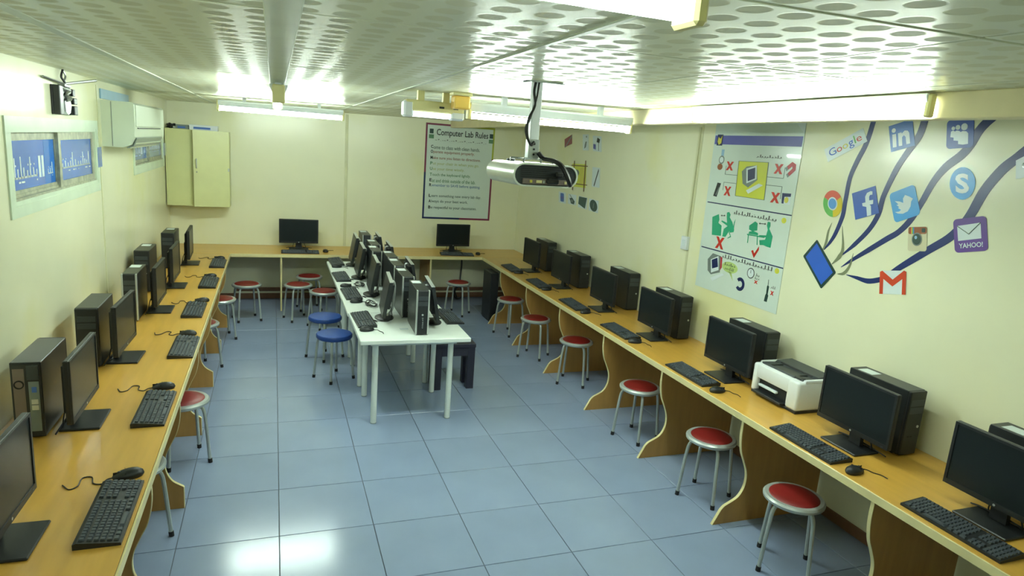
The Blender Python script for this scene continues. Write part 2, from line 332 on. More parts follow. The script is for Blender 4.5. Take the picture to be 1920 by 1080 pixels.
RULES={
'corners' : [(3.286, 2.542), (4.339, 2.567), (4.334, 1.193), (3.309, 1.182)] ,
'l0' : [(3.392, 2.218), (4.133, 2.234)] ,
'l1' : [(3.388, 2.148), (4.13, 2.163)] ,
'l2' : [(3.392, 2.058), (4.136, 2.07)] ,
'l3' : [(3.393, 1.981), (4.138, 1.99)] ,
'l4' : [(3.392, 1.903), (4.139, 1.911)] ,
'l5' : [(3.396, 1.819), (4.144, 1.824)] ,
'l6' : [(3.39, 1.74), (4.139, 1.744)] ,
'l7' : [(3.389, 1.669), (4.139, 1.67)] ,
'l8' : [(3.389, 1.519), (4.141, 1.516)] ,
'l9' : [(3.395, 1.44), (4.15, 1.435)] ,
'l10' : [(3.389, 1.353), (4.145, 1.346)] ,
'title' : [(3.44, 2.409), (4.25, 2.421)] ,
}
# ------------------------------------------------------------------ the room
# floor: a slab with tiles laid on it, each tile its own piece
fl = obj('floor', MB().box(-0.1, W + 0.1, YF - 0.1, 0.1, -0.08, -0.006), 'grout', kind='structure')
T = 0.5365
tile0 = None
ix = 0
xs = [0.0] + [1.2885 + T * k for k in range(-2, 7)] + [W]
ys = [0.0] + [-5.3399 + T * k for k in range(9, -10, -1)] + [YF]
meshes = {}
for i in range(len(xs) - 1):
    for j in range(len(ys) - 1):
        a, b, c, d = xs[i], xs[i + 1], ys[j + 1], ys[j]
        if b - a < 0.03 or d - c < 0.03: continue
        key = (round(b - a, 3), round(d - c, 3)); g = 0.0022
        if key not in meshes:
            o = obj('tile', MB().box(-(b - a) / 2 + g, (b - a) / 2 - g, -(d - c) / 2 + g, (d - c) / 2 - g, -0.006, 0.0, 0.0012), 'floor', fl)
            meshes[key] = o.data
        else:
            o = bpy.data.objects.new('tile', meshes[key]); COL.objects.link(o); o.parent = fl
        o.location = ((a + b) / 2, (c + d) / 2, 0)
# ceiling: a slab with embossed square panels hung under it
ce = obj('ceiling', MB().add([(0, YF, zc(0) + .012), (W, YF, zc(W) + .012), (W, 0, zc(W) + .012), (0, 0, zc(0) + .012), (0, YF, zc(0) + .12), (W, YF, zc(W) + .12), (W, 0, zc(W) + .12), (0, 0, zc(0) + .12)],
                              [(0, 1, 2, 3), (4, 7, 6, 5), (0, 4, 5, 1), (1, 5, 6, 2), (2, 6, 7, 3), (3, 7, 4, 0)]), 'grout', kind='structure')
P = 0.737; tilt = -math.atan(0.0145)
cxs = [0.0] + [0.543 + P * k for k in range(0, 6)] + [W]
cys = [0.0] + [-0.25 - P * k for k in range(0, 14)] + [YF]
cm = {}
rp = random.Random(3)
for i in range(len(cxs) - 1):
    for j in range(len(cys) - 1):
        a, b, c, d = cxs[i], cxs[i + 1], cys[j + 1], cys[j]
        if b - a < 0.03 or d - c < 0.03: continue
        key = (round(b - a, 3), round(d - c, 3)); g = 0.0042
        if key not in cm:
            o = obj('ceiling_panel', MB().box(-(b - a) / 2 + g, (b - a) / 2 - g, -(d - c) / 2 + g, (d - c) / 2 - g, 0.0, 0.012, 0.002), 'ceil', ce); cm[key] = o.data
        else:
            o = bpy.data.objects.new('ceiling_panel', cm[key]); COL.objects.link(o); o.parent = ce
        x = (a + b) / 2
        o.location = (x, (c + d) / 2, zc(x) + rp.uniform(-.0005, .0015)); o.rotation_euler = (rp.uniform(-.0012, .0012), tilt + rp.uniform(-.0012, .0012), 0)
# walls; the left wall has two window openings
H = 2.7
wl = MB(); win = [(-5.42, -3.66, 1.79, 2.20), (-2.20, -0.42, 1.82, 2.14)]
yy = [YF, -5.42, -3.66, -2.20, -0.42, 0.0]
for i in range(5):
    hole = [w_ for w_ in win if abs(w_[0] - yy[i]) < 1e-6]
    if hole:
        wl.box(-.1, 0, yy[i], yy[i + 1], 0, hole[0][2]); wl.box(-.1, 0, yy[i], yy[i + 1], hole[0][3], H)
    else: wl.box(-.1, 0, yy[i], yy[i + 1], 0, H)
obj('wall_left', wl, 'wall', kind='structure')
obj('wall_right', MB().box(W, W + .1, YF, 0.1, 0, H), 'wall', kind='structure')
obj('wall_back', MB().box(-.1, W, 0, .1, 0, H), 'wall', kind='structure')
obj('wall_front', MB().box(-.1, W + .1, YF - .1, YF, 0, H), 'wall', kind='structure')
obj('shade_strip_back', MB().box(0, W, -.012, 0, 0, .075, .003), 'brown', kind='structure')  # dark strip standing in for the floor shade under the back desk
obj('baseboard_left', MB().box(0, .012, YF, -.012, 0, .075, .003), 'brown', kind='structure')
obj('baseboard_right', MB().box(W - .012, W, YF, -.012, 0, .075, .003), 'brown', kind='structure')
# dropped beam along the ceiling near the right wall, flat cover strips over the joints
obj('trim_1', MB().box(3.66, 3.74, YF, 0, 2.508, zc(3.7), .004), 'beam', kind='structure')
st1 = obj('trim_2', MB().box(-.045, .045, YF, -.3, -.006, .003, .002), 'strip', kind='structure'); st1.location = (1.285, 0, zc(1.285)); st1.rotation_euler = (0, tilt, 0)
for k, (x, w_) in enumerate(((0.548, .02), (2.02, .010))):
    s_ = obj('trim_%d' % (k + 3), MB().box(-w_, w_, YF, -.3, -.004, .003, .0015), 'strip', kind='structure'); s_.location = (x, 0, zc(x)); s_.rotation_euler = (0, tilt, 0)
obj('trim_5', MB().box(2.185, 2.225, -.006, 0, .76, 2.57, .002), 'seam', kind='structure')
obj('trim_6', MB().box(W - .004, W, -4.515, -4.485, .76, 2.6, .001), 'seam', kind='structure')
obj('trim_7', MB().box(0, .004, -3.56, -3.53, .76, 2.52, .001), 'seam', kind='structure')

# windows, filmed blue
def rectring(mb, y0, y1, z0, z1, w_, x0, x1):
    return mb.ring([(x0, y0, z0), (x0, y1, z0), (x0, y1, z1), (x0, y0, z1)], [(x0, y0 + w_, z0 + w_), (x0, y1 - w_, z0 + w_), (x0, y1 - w_, z1 - w_), (x0, y0 + w_, z1 - w_)], (x1 - x0, 0, 0))
def strokes(mb, rnd, y0, y1, z0, h, x, t, n, d=1):
    # a run of joined-up Arabic-looking strokes on one base line (the photograph does not resolve the letters)
    L = (y1 - y0); 
    mb.box(x, x + t, y0 + L * .02, y1 - L * .02, z0, z0 + h * .09)
    for k in range(n):
        y = y0 + L * (k + .5 + rnd.uniform(-.2, .2)) / n; hh = h * rnd.choice([.35, .45, .5, .95, 1.0]); w_ = L / n * .3
        mb.box(x, x + t, y - w_ / 2, y + w_ / 2, z0, z0 + hh)
        q = rnd.random()
        if q < .4: mb.ell((x, y, z0 - h * .16), (0, w_ * .6, 0), (0, 0, h * .05), (t, 0, 0), 6)
        elif q < .7: mb.ell((x, y + w_, z0 + h * .6), (0, w_ * .6, 0), (0, 0, h * .05), (t, 0, 0), 6)
        else: mb.box(x, x + t, y, y + L / n * .7, z0 - h * .2, z0 - h * .12)
def window(n, y0, y1, z0, z1, seed):
    root = obj('window_%d' % n, rectring(rectring(MB(), y0 - .06, y1 + .06, z0 - .055, z1 + .055, .06, 0.0, .008), y0, y1, z0, z1, .028, -.075, .004), 'tape', kind='structure')
    ym = (y0 + y1) / 2 + .03
    rnd = random.Random(seed)
    for k, (a, b, xo) in enumerate(((y0 + .028, ym, -.05), (ym - .04, y1 - .028, -.03))):
        fr = obj('sash', rectring(MB(), a, b, z0 + .028, z1 - .028, .045 if k == 0 else .05, xo, xo + .02), 'alu', root)
        obj('pane', MB().box(xo + .008, xo + .013, a + .04, b - .04, z0 + .06, z1 - .06), 'film', fr)
        mb = MB(); L = b - a
        if k == 0:
            strokes(mb, rnd, a + .06, a + L * .58, z0 + .13, .12, xo + .0132, .0012, 9)
            mb.box(xo + .0132, xo + .0144, a + L * .60, a + L * .645, z0 + .12, z0 + .245); mb.box(xo + .0132, xo + .0144, a + L * .665, a + L * .71, z0 + .12, z0 + .245)
            obj('film_strip', MB().box(xo + .0131, xo + .0137, a + L * .73, b - .046, z0 + .062, z1 - .062), 'filmb', fr)
            strokes(mb, rnd, a + L * .78, b - .09, z0 + .13, .07, xo + .0138, .0012, 3)
        else:
            strokes(mb, rnd, a + .06, b - .09, z0 + .15, .10, xo + .0132, .0012, 12)
        obj('lettering', mb, 'paper2', fr)
    obj('track', MB().box(-.06, 0, y0 + .03, y1 - .03, z0 + .028, z0 + .04).box(-.03, -.024, y0 + .03, y1 - .03, z0 + .04, z0 + .055), 'alu', root)
    return root
window(1, *win[0], 11); window(2, *win[1], 12)
for k, (y, z) in enumerate(((-3.60, 2.0), (-.36, 1.98))):
    tag(obj('blue_tape', MB().box(.008, .010, y - .05, y + .07, z - .09, z + .06), 'film'), ('scrap of blue film taped at the far edge of the near left window', 'scrap of blue film taped at the far edge of the window behind the air conditioner')[k], 'tape')

# ------------------------------------------------------------------ tube lights
def tube_light(label, a, b, zt, top=None, wt=.05, m='tube'):
    # a, b: ends of the tube in plan; zt: tube height
    A = Vector((a[0], a[1], 0)); B = Vector((b[0], b[1], 0)); L = (B - A).length; d = (B - A).normalized()
    rz = math.degrees(math.atan2(d.y, d.x)); c = (A + B) / 2
    top = zc(c.x) if top is None else top
    t = thing('tube_light', label, 'light', (c.x, c.y, top), rz, 'fluorescent tube lights')
    z0 = zt + .026 - top; zz = min(-.001, z0 + .055)
    pr = [(-wt * .62, z0), (wt * .62, z0), (wt, zz - .012), (wt, zz), (-wt, zz), (-wt, zz - .012)]
    obj('batten', MB().prism([(-L / 2, y, z) for y, z in pr], (L, 0, 0)), 'whitepl', t)
    for s in (-1, 1):
        obj('end_cap', MB().box(s * L / 2 - .012, s * L / 2 + .012, -wt * .7, wt * .7, zt - .024 - top, zz, .006), 'cream', t)
        if zz < -.01: obj('hanger', MB().box(s * L * .3 - .015, s * L * .3 + .015, -.02, .02, zz - .002, .0), 'whitepl', t)
    obj('tube', MB().tube([(-L / 2 + .015, 0, zt - top), (L / 2 - .015, 0, zt - top)], .0165, 12), m, t, True)
    return t
tube_light('large nearest fluorescent tube cut by the top edge', (.45, -8.56), (1.86, -8.56), 2.50, m='tube_dim')
tube_light('fluorescent tube mounted along the ceiling beam above the wall stickers', (3.632, -6.02), (3.632, -7.55), 2.535, 2.60, .026)
tube_light('fluorescent tube over the wall cabinet side, farthest left', (.76, -2.35), (1.93, -2.35), 2.452, m='tube_bright')
tube_light('fluorescent tube behind the projector pole, ending at the beam', (2.43, -5.32), (3.585, -5.32), 2.462, m='tube_bright')
tube_light('fluorescent tube seen end on beside the long ceiling strip', (1.29, -5.28), (1.29, -4.05), 2.462)

# emergency lamp and amber beacon
t = thing('emergency_light', 'cream emergency light with small lit tube left of the tube light', 'light', (2.2, -5.3, zc(2.2)))
z0 = 2.43 - zc(2.2)
obj('body', MB().box(-.18, .19, -.05, .05, z0 + .03, z0 + .098, .008), 'cream', t)
for a in (-.1, .06): obj('bracket', MB().box(a, a + .04, -.02, .02, z0 + .095, 0), 'cream', t)
obj('diffuser', MB().box(-.13, .11, -.045, .045, z0, z0 + .032, .01), 'led', t)
obj('end_cap', MB().box(-.19, -.128, -.052, .052, z0 - .006, z0 + .092, .012), 'whitepl', t)
obj('end_cap', MB().box(.108, .195, -.052, .052, z0 - .006, z0 + .05, .012), 'whitepl', t)
for a in (.03, .12): obj('switch', MB().box(a, a + .03, -.054, -.05, z0 + .058, z0 + .07), 'ink', t)
t = thing('beacon', 'amber box lamp on the ceiling above the emergency light', 'beacon', (2.345, -5.42, zc(2.345)))
obj('base', MB().box(-.06, .06, -.05, .05, -.02, 0, .004), 'cream', t)
obj('lens', MB().box(-.052, .052, -.045, .045, -.098, -.02, .012, 2), 'orange', t)

# ------------------------------------------------------------------ desks
def scurve(xf, s, top=.712):
    # wavy side panel outline: front edge from the top down to the foot; s=+1 when the wall lies towards +x
    pts = [(0.012, top), (.012, .60), (.03, .50), (.062, .43), (.092, .36), (.102, .30), (.095, .24), (.066, .185), (.02, .15), (-.018, .125), (-.03, .10), (-.03, 0)]
    o = spline([(xf + s * a, 0, z) for a, z in pts[:-1]], 4)
    return [(p.x, p.z) for p in o] + [(xf + s * -.03, 0.0)]
def long_desk(name, label, x_wall, x_front, ya, yb, panel_ys, foot):
    s = 1 if x_wall > x_front else -1
    t = thing(name, label, 'desk', ((x_wall + x_front) / 2, (ya + yb) / 2, 0))
    o = t.location; lo, hi = min(x_wall, x_front), max(x_wall, x_front)
    a, b = (lo + .006, hi) if s > 0 else (lo, hi - .006)
    obj('worktop', MB().box(a, b, ya, yb, .718, .75, .002).shift(o), 'wood', t)
    obj('edge_band', MB().box(x_front - .004, x_front + .004, ya, yb, .708, .7505, .0015).shift(o), 'edge', t)
    for y in panel_ys:
        cv = scurve(x_front + (.02 if s > 0 else -.02) * 0, s)
        cv = [(x + s * (0.0 if foot else 0.012), z) if foot else (x_front + s * max(.004, abs(x - x_front) if (x - x_front) * s > 0 else .004), z) for x, z in cv]
        if foot: cv = [(x - s * .085 * max(0, 1 - z / .16) if z < .16 else x, z) for x, z in cv]
        p = obj('side_panel', MB().prism([(x, y - .009, z) for x, z in cv] + [(x_wall - s * .02, y - .009, 0), (x_wall - s * .02, y - .009, .718)], (0, .018, 0)).shift(o), 'panelwood', t)
        strip = MB()
        for k in range(len(cv) - 1):
            (x1, z1), (x2, z2) = cv[k], cv[k + 1]
            strip.add([(x1 - s * .003, y - .01, z1), (x2 - s * .003, y - .01, z2), (x2 - s * .003, y + .01, z2), (x1 - s * .003, y + .01, z1), (x1 + s * .001, y - .01, z1), (x2 + s * .001, y - .01, z2), (x2 + s * .001, y + .01, z2), (x1 + s * .001, y + .01, z1)],
                      [(0, 1, 2, 3), (0, 4, 5, 1), (3, 2, 6, 7), (4, 7, 6, 5)])
        obj('edge_strip', strip.shift(o), 'edge', p)
    return t
XL, XR, YB = .751, W - .739, -.735
long_desk('computer_desk', 'long wooden desk along the left wall under the windows', 0.002, XL, -9.3, YB, [-1.45, -2.41, -3.38, -4.40, -5.44, -6.42, -7.4, -8.4], False)
long_desk('computer_desk', 'long wooden desk along the right wall with wavy side panels', W - .002, XR, -9.3, YB, [-1.53, -2.48, -3.46, -4.45, -5.41, -6.35, -7.33, -8.3], True)
t = thing('computer_desk', 'wooden desk along the back wall between the two long desks', 'desk', (W / 2, YB / 2, 0)); o = t.location
obj('worktop', MB().box(.002, W - .002, YB + .006, -.002, .718, .75, .002).shift(o), 'woodx', t)
obj('edge_band', MB().box(XL + .004, XR - .004, YB - .002, YB + .006, .708, .7505, .0015).shift(o), 'edge', t)
for x in (1.35, 3.30):
    p = obj('side_panel', MB().box(x - .009, x + .009, YB + .02, -.05, 0, .718).shift(o), 'panelwood', t)
    obj('edge_strip', MB().box(x - .0105, x + .0105, YB + .016, YB + .0205, 0, .712).shift(o), 'edge', p)
tag(obj('cable_trunking', MB().box(.78, W - .03, -.034, -.0125, .11, .16, .004), 'brown'), 'brown cable trunking along the back wall under the desk', 'trunking')
tk = thing('storage_box', 'tall black box standing on the floor under the right corner of the desks', 'box', (3.98, -1.30, 0))
obj('body', MB().box(-.03, .08, -.14, .2, .012, .66, .008), 'black2', tk)
obj('front_face', MB().box(-.025, .075, -.148, -.14, .03, .64, .003), 'black', tk)
obj('foot', MB().box(-.02, .07, -.12, .18, 0, .014), 'rubber', tk)
# hanging lead and outlet under the back desk
t = thing('power_lead', 'black lead hanging from the back desk to a floor coil behind a stool', 'cable', (3.93, -.1, 0))
obj('lead', MB().tube([p - Vector((3.93, -.1, 0)) for p in spline([(3.9, -.06, .70), (3.93, -.05, .55), (3.92, -.06, .35), (3.90, -.1, .2), (3.84, -.16, .2), (3.80, -.16, .1), (3.84, -.16, .02), (3.92, -.16, .03), (3.94, -.16, .12), (3.88, -.15, .19), (3.82, -.15, .13), (3.85, -.17, .03)], 5)], .010, 6), 'cable', t, True)
obj('plug', MB().box(-.045, -.005, .02, .06, .67, .708, .006), 'black', t)
# ------------------------------------------------------------------ computers: local frame faces -y (towards its user)
Z = .75
def cab(mb, pts, r=.0028): return mb.tube(spline(pts, 4), r, 5)
def make_monitor():
    t = thing('monitor', '', 'monitor')
    obj('housing', MB().box(-.25, .25, -.012, .014, .085, .405, .005).box(-.20, .20, .012, .036, .12, .37, .01), 'black', t)
    obj('bezel', MB().ring([(-.248, -.017, .087), (.248, -.017, .087), (.248, -.017, .403), (-.248, -.017, .403)], [(-.234, -.017, .112), (.234, -.017, .112), (.234, -.017, .390), (-.234, -.017, .390)], (0, .008, 0)), 'black', t)
    obj('screen', MB().box(-.235, .235, -.0135, -.011, .111, .391), 'screen', t)
    obj('logo', MB().ell((0, -.0175, .099), (.006, 0, 0), (0, 0, .006), (0, .001, 0), 12), 'silver', t)
    obj('power_button', MB().box(.205, .222, -.018, -.016, .094, .099), 'dark', t)
    obj('neck', MB().prism([(-.04, .03, .01), (.04, .03, .01), (.03, .03, .24), (-.03, .03, .24)], (0, .026, 0)), 'black', t)
    obj('base', MB().box(-.125, .125, -.095, .085, 0, .012, .004), 'black', t)
    mb = MB(); cab(mb, [(.05, .035, .16), (.07, .06, .08), (.09, .07, .01), (.05, .08, .018), (-.10, .08, .016), (-.16, .085, .006)], .004)
    cab(mb, [(-.03, .035, .16), (-.06, .065, .09), (-.07, .075, .02), (-.02, .065, .03), (.08, .08, .018), (.17, .085, .006)], .0035)
    obj('leads', mb, 'cable', t, True)
    return t
def make_grey_monitor():
    t = thing('grey_monitor', '', 'monitor')
    k = math.tan(math.radians(10))
    def slab(y0, y1, z0, z1, x, mb): return mb.add([(sx * x, y + (z - .10) * k, z) for sx in (-1, 1) for y in (y0, y1) for z in (z0, z1)], [(0, 1, 3, 2), (4, 6, 7, 5), (0, 4, 5, 1), (2, 3, 7, 6), (0, 2, 6, 4), (1, 5, 7, 3)])
    obj('housing', slab(-.002, .022, .055, .365, .235, MB()), 'black2', t)
    obj('lit_top_edge', MB().box(-.235, .235, (.366 - .10) * k - .006, (.366 - .10) * k + .026, .3645, .3705, .002), 'silver', t)  # silver strip imitates light falling on the upper edge from above
    obj('back_cover', slab(.0205, .05, .12, .33, .17, MB()), 'black', t)
    obj('bezel', slab(-.006, -.0018, .057, .363, .232, MB()), 'black', t)
    obj('screen', slab(-.0075, -.0055, .075, .35, .218, MB()), 'screen', t)
    obj('stand_arm', MB().tube(spline([(0, .065, .32), (0, .085, .33), (0, .10, .30), (0, .10, .20), (0, .085, .08), (0, .05, .018)], 5), .012, 8), 'silver', t, True)
    obj('base', MB().lathe([(.11, 0), (.11, .008), (.09, .016), (.03, .022)], 24, (0, .02, 0), 1.0, .75), 'black', t, True)
    mb = MB(); cab(mb, [(.04, .05, .18), (.09, .08, .05), (.13, .05, .006), (.13, -.03, .006), (.10, -.075, .006), (.16, -.05, .006)], .0035)
    obj('leads', mb, 'cable', t, True)
    return t
def make_tower(kind, w=.125, l=.40, h=.385):
    t = thing('computer_tower', '', 'computer')
    obj('case', MB().box(-w / 2, w / 2, -l / 2, l / 2, .008, h, .003), 'black2', t)
    for sx in (-1, 1):
        obj('foot_rail', MB().box(sx * w * .36 - .01, sx * w * .36 + .01, -l * .42, l * .42, 0, .009), 'rubber', t)
    f = -l / 2
    bz = obj('front_bezel', MB().box(-w / 2 + .001, w / 2 - .001, f - .018, f + .002, .008, h - .001, .007, 2), 'black', t)
    obj('drive_bay', MB().box(-w * .40, w * .40, f - .0195, f - .016, h - .085, h - .05, .001), 'dark', bz)
    obj('drive_bay', MB().box(-w * .40, w * .40, f - .0195, f - .016, h - .13, h - .095, .001), 'dark', bz)
    obj('power_button', MB().ell((.0 if kind != 'plain' else w * .26, f - .021, h * .46), (.008, 0, 0), (0, 0, .008), (0, .004, 0), 14), 'silver', bz)
    obj('usb_port', MB().box(-.03, -.016, f - .0188, f - .017, h * .30, h * .30 + .006), 'rubber', bz)
    obj('usb_port', MB().box(-.008, .006, f - .0188, f - .017, h * .30, h * .30 + .006), 'rubber', bz)
    if kind == 'silver':
        for s in (-1, 1): obj('edge_strip', MB().box(s * (w / 2 - .005) - .006, s * (w / 2 - .005) + .006, f - .022, f + .004, .006, h + .001, .003), 'silver', bz)
        mb = MB(); text(mb, 'COMPAQ', (-.004, f - .0186, .06), (0, 0, .09), (.012, 0, 0)); obj('lettering', mb, 'silver', bz)
    b = l / 2
    rp_ = obj('rear_panel', MB().box(-w / 2 + .006, w / 2 - .006, b - .001, b + .004, .014, h - .008), 'black2', t)
    obj('io_plate', MB().box(-.05, -.008, b + .003, b + .0055, .04, .29), 'grey', rp_); obj('psu_plate', MB().box(.006, .052, b + .003, b + .0055, .03, h - .03), 'portgrey', rp_)
    obj('power_supply', MB().box(-w * .42, -.004, b + .003, b + .009, h - .085, h - .015, .002), 'dark', rp_)
    obj('fan_grille', MB().ring([(.029 + .021 * math.cos(a * math.pi / 8), b + .0052, h * .72 + .021 * math.sin(a * math.pi / 8)) for a in range(16)], [(.029 + .016 * math.cos(a * math.pi / 8), b + .0052, h * .72 + .016 * math.sin(a * math.pi / 8)) for a in range(16)], (0, .004, 0)), 'rubber', rp_)
    for k, (x, z, a, c, m_) in enumerate(((-.03, .25, .010, .014, 'picblue'), (-.03, .19, .014, .012, 'silver'), (-.03, .16, .014, .012, 'silver'), (-.03, .12, .012, .012, 'grey'))):
        obj('port', MB().box(x - a, x + a, b + .003, b + .008, z - c, z + c, .001), m_, rp_)
    for k in range(4): obj('slot_cover', MB().box(.012, .05, b + .005, b + .008, .03 + k * .022, .045 + k * .022), 'silver', rp_)
    obj('sticker', MB().box(-.045, .03, -l * .1 + .1, -l * .1 + .2, h, h + .0008), 'paper2', t, label='white paper sticker on the top')
    return t
def make_keyboard():
    t = thing('keyboard', '', 'keyboard'); Lk, D = .47, .155
    obj('body', MB().prism([(-Lk / 2, -D / 2, 0), (-Lk / 2, D / 2, 0), (-Lk / 2, D / 2, .022), (-Lk / 2, D / 2 - .012, .026), (-Lk / 2, -D / 2, .011)], (Lk, 0, 0)), 'black', t)
    mb = MB(); sl = .015 / (D - .012)
    def key(x, y, w_, d_):
        z = .011 + (y + D / 2) * sl
        mb.add([(x - w_, y - d_, z), (x + w_, y - d_, z), (x + w_, y + d_, z + .001), (x - w_, y + d_, z + .001), (x - w_ * .8, y - d_ * .75, z + .007), (x + w_ * .8, y - d_ * .75, z + .007), (x + w_ * .8, y + d_ * .75, z + .008), (x - w_ * .8, y + d_ * .75, z + .008)],
               [(4, 5, 6, 7), (0, 1, 5, 4), (1, 2, 6, 5), (2, 3, 7, 6), (3, 0, 4, 7)])
    for r in range(6):
        y = -D / 2 + .018 + r * .0215 + (.004 if r == 5 else 0)
        if r == 0:
            for x, w_ in ((-.208, .013), (-.178, .011), (-.150, .011), (-.075, .055), (.002, .011), (.030, .011), (.062, .013)): key(x, y, w_, .0085)
        else:
            for k in range(14): key(-.212 + k * .0203, y, .0088, .0085)
        for k in range(3): 
            if r != 2: key(.096 + k * .0195, y, .0085, .0085)
        for k in range(4): key(.162 + k * .0195, y, .0085, .0085)
    obj('keys', mb, 'key', t, kind='stuff')
    return t
def make_mouse(k):
    t = thing('mouse', '', 'mouse')
    prof = [(0.0, .0), (.9, .0), (1.0, .25), (.92, .55), (.66, .82), (.3, .97), (.05, 1.0)]
    mb = MB(); n = 18; v = []
    for r, z in prof: v += [(.036 * r * math.cos(2 * math.pi * i / n), .063 * r * math.sin(2 * math.pi * i / n), .038 * z * (1 - .22 * r * math.sin(2 * math.pi * i / n))) for i in range(n)]
    f = [(i * n + q, i * n + (q + 1) % n, (i + 1) * n + (q + 1) % n, (i + 1) * n + q) for i in range(len(prof) - 1) for q in range(n)]
    f += [tuple(range((len(prof) - 1) * n, len(prof) * n))]
    obj('body', mb.add(v, f), 'black', t, True)
    obj('wheel', MB().tube([(-.004, .034, .024), (.004, .034, .024)], .009, 12), 'dark', t, True)
    obj('button_seam', MB().box(-.0008, .0008, .012, .057, .018, .030).box(-.028, .028, .010, .0115, .018, .033), 'rubber', t)
    c = MB()
    if k == 0: cab(c, [(0, .054, .008), (.0, .08, .004), (-.03, .10, .003), (-.01, .13, .003), (.05, .135, .003), (.055, .17, .003), (-.01, .185, .003), (-.03, .215, .003), (.02, .24, .003)])
    else: cab(c, [(0, .054, .008), (-.004, .072, .003), (.012, .090, .003), (.05, .092, .003), (.08, .106, .003), (.12, .100, .003)])
    obj('cord', c, 'cable', t, True)
    return t
ordn = ['first', 'second', 'third', 'fourth', 'fifth', 'sixth', 'seventh', 'eighth']
# monitors
mon = make_monitor(); spots = []
lm = [(.375, -1.42, 92), (.37, -2.60, 90), (.37, -3.52, 90), (.345, -4.78, 88), (.345, -5.80, 90), (.36, -6.90, 89)]
for i, (x, y, r) in enumerate(lm):
    l = 'black monitor on the left wall desk, %s from the back wall' % ordn[i]
    if i == 5: l = 'nearest black monitor on the left wall desk, cut by the left edge'
    spots.append(((x, y, Z), r, l))
rm = [(4.385, -1.72, -89), (4.385, -2.67, -90), (4.385, -3.72, -90), (4.385, -4.70, -90), (4.375, -5.72, -90), (4.375, -6.86, -90), (4.37, -7.68, -90)]
for i, (x, y, r) in enumerate(rm):
    l = 'black monitor on the right wall desk, %s from the back wall' % ordn[i]
    if i == 4: l = 'black monitor directly beyond the white printer on the right desk'
    if i == 5: l = 'large black monitor on the right desk just nearer than the printer'
    if i == 6: l = 'nearest black monitor on the right desk, at the lower right edge'
    spots.append(((x, y, Z), r, l))
spots.append(((1.575, -.33, Z), -1, 'black monitor on the back wall desk beside the wall cabinet'))
spots.append(((3.70, -.33, Z), 4, 'black monitor on the back wall desk under the rules poster'))
place_all(mon, spots, 'black flat monitors on the wall desks')
# dark monitors with painted-on top light on the centre tables
gm = make_grey_monitor()
gl = [(2.155, -3.85, -95), (2.165, -2.95, -93), (2.135, -2.12, -92), (2.15, -1.36, -92)]
gr = [(2.585, -4.03, 85), (2.60, -3.02, 87), (2.57, -1.95, 88), (2.55, -1.20, 88)]
spots = [((x, y, .74), r, 'dark monitor with painted-on top light facing left on the white tables, %s from the near end' % ordn[i]) for i, (x, y, r) in enumerate(gl)]
spots += [((x, y, .74), r, 'dark monitor with painted-on top light facing right on the white tables, %s from the near end' % ordn[i]) for i, (x, y, r) in enumerate(gr)]
place_all(gm, spots, 'monitors on the white centre tables')
# towers
tw = make_tower('plain'); spots = []
lt = [(.195, -1.52, 0), (.135, -2.65, 0), None, (.18, -4.75, 0), (.165, -5.78, 180)]
rt = [(4.64, -1.56, 0), (4.64, -2.55, 0), (4.70, -3.56, 0), (4.63, -4.58, 0), (4.61, -5.67, 0), (4.61, -6.82, 0), (4.62, -7.66, 0)]
for i, q in enumerate(lt):
    if q: spots.append(((q[0], q[1], Z), q[2], 'black computer tower against the left wall, %s from the back wall' % ordn[i] if i < 4 else 'black computer tower at the left with its rear ports facing out', ('sticker',) if i in (3, 4) else ()))
for i, q in enumerate(rt): spots.append(((q[0], q[1], Z), q[2], ('black computer tower against the right wall, %s from the back wall' % ordn[i]) if i < 5 else ('tall black tower behind the monitor just nearer than the printer', 'nearest black tower at the right edge, mostly hidden by its monitor')[i - 5]))
place_all(tw, spots, 'black computer towers on the wall desks')
ts = make_tower('silver', .105, .40, .375); spots = [((.215, -3.65, Z), 0, 'silver edged computer tower on the left desk, third from the back wall')]
ct = [(2.40, -4.20), (2.375, -3.66), (2.385, -3.16), (2.40, -2.70), (2.288, -2.36), (2.335, -1.92), (2.335, -1.16)]
for i, (x, y) in enumerate(ct): spots.append(((x, y, .74), -2 if i == 0 else 0, 'silver edged tower in the centre table row, %s from the near end' % ordn[i]))
place_all(ts, spots, 'silver edged computer towers')
# keyboards and mice
kb = make_keyboard(); spots = []
lk = [(.665, -1.45), (.655, -2.48), (.632, -3.56), (.672, -4.60), (.652, -5.70), (.655, -6.76)]
for i, (x, y) in enumerate(lk): spots.append(((x, y, Z), 90, ('black keyboard on the left wall desk, %s from the back wall' % ordn[i]) if i < 5 else 'nearest black keyboard on the left desk, at the lower left'))
rk = [(4.175, -1.58), (4.175, -2.52), (4.165, -3.53), (4.165, -4.51), (4.145, -5.64), (4.135, -6.80), (4.155, -7.68)]
for i, (x, y) in enumerate(rk): spots.append(((x, y, Z), -90 - (2 if i < 3 else 0), ('black keyboard on the right wall desk, %s from the back wall' % ordn[i]) if i < 5 else ('black keyboard on the right desk, just nearer than the printer', 'nearest black keyboard on the right desk, at the lower right edge')[i - 5]))
spots += [((1.585, -.60, Z), 0, 'black keyboard in front of the left monitor on the back desk'), ((3.70, -.585, Z), -6, 'black keyboard in front of the monitor under the rules poster')]
for i, (x, y) in enumerate([(1.985, -3.93), (1.985, -2.95), (1.965, -2.12), (1.985, -1.20)]): spots.append(((x, y, .74), -88, 'black keyboard on the left side of the white tables, %s from the near end' % ordn[i]))
spots.append(((2.755, -3.88, .74), 91, 'black keyboard on the right side of the nearest white table'))
place_all(kb, spots, 'black keyboards')
ms = make_mouse(0); spots = []
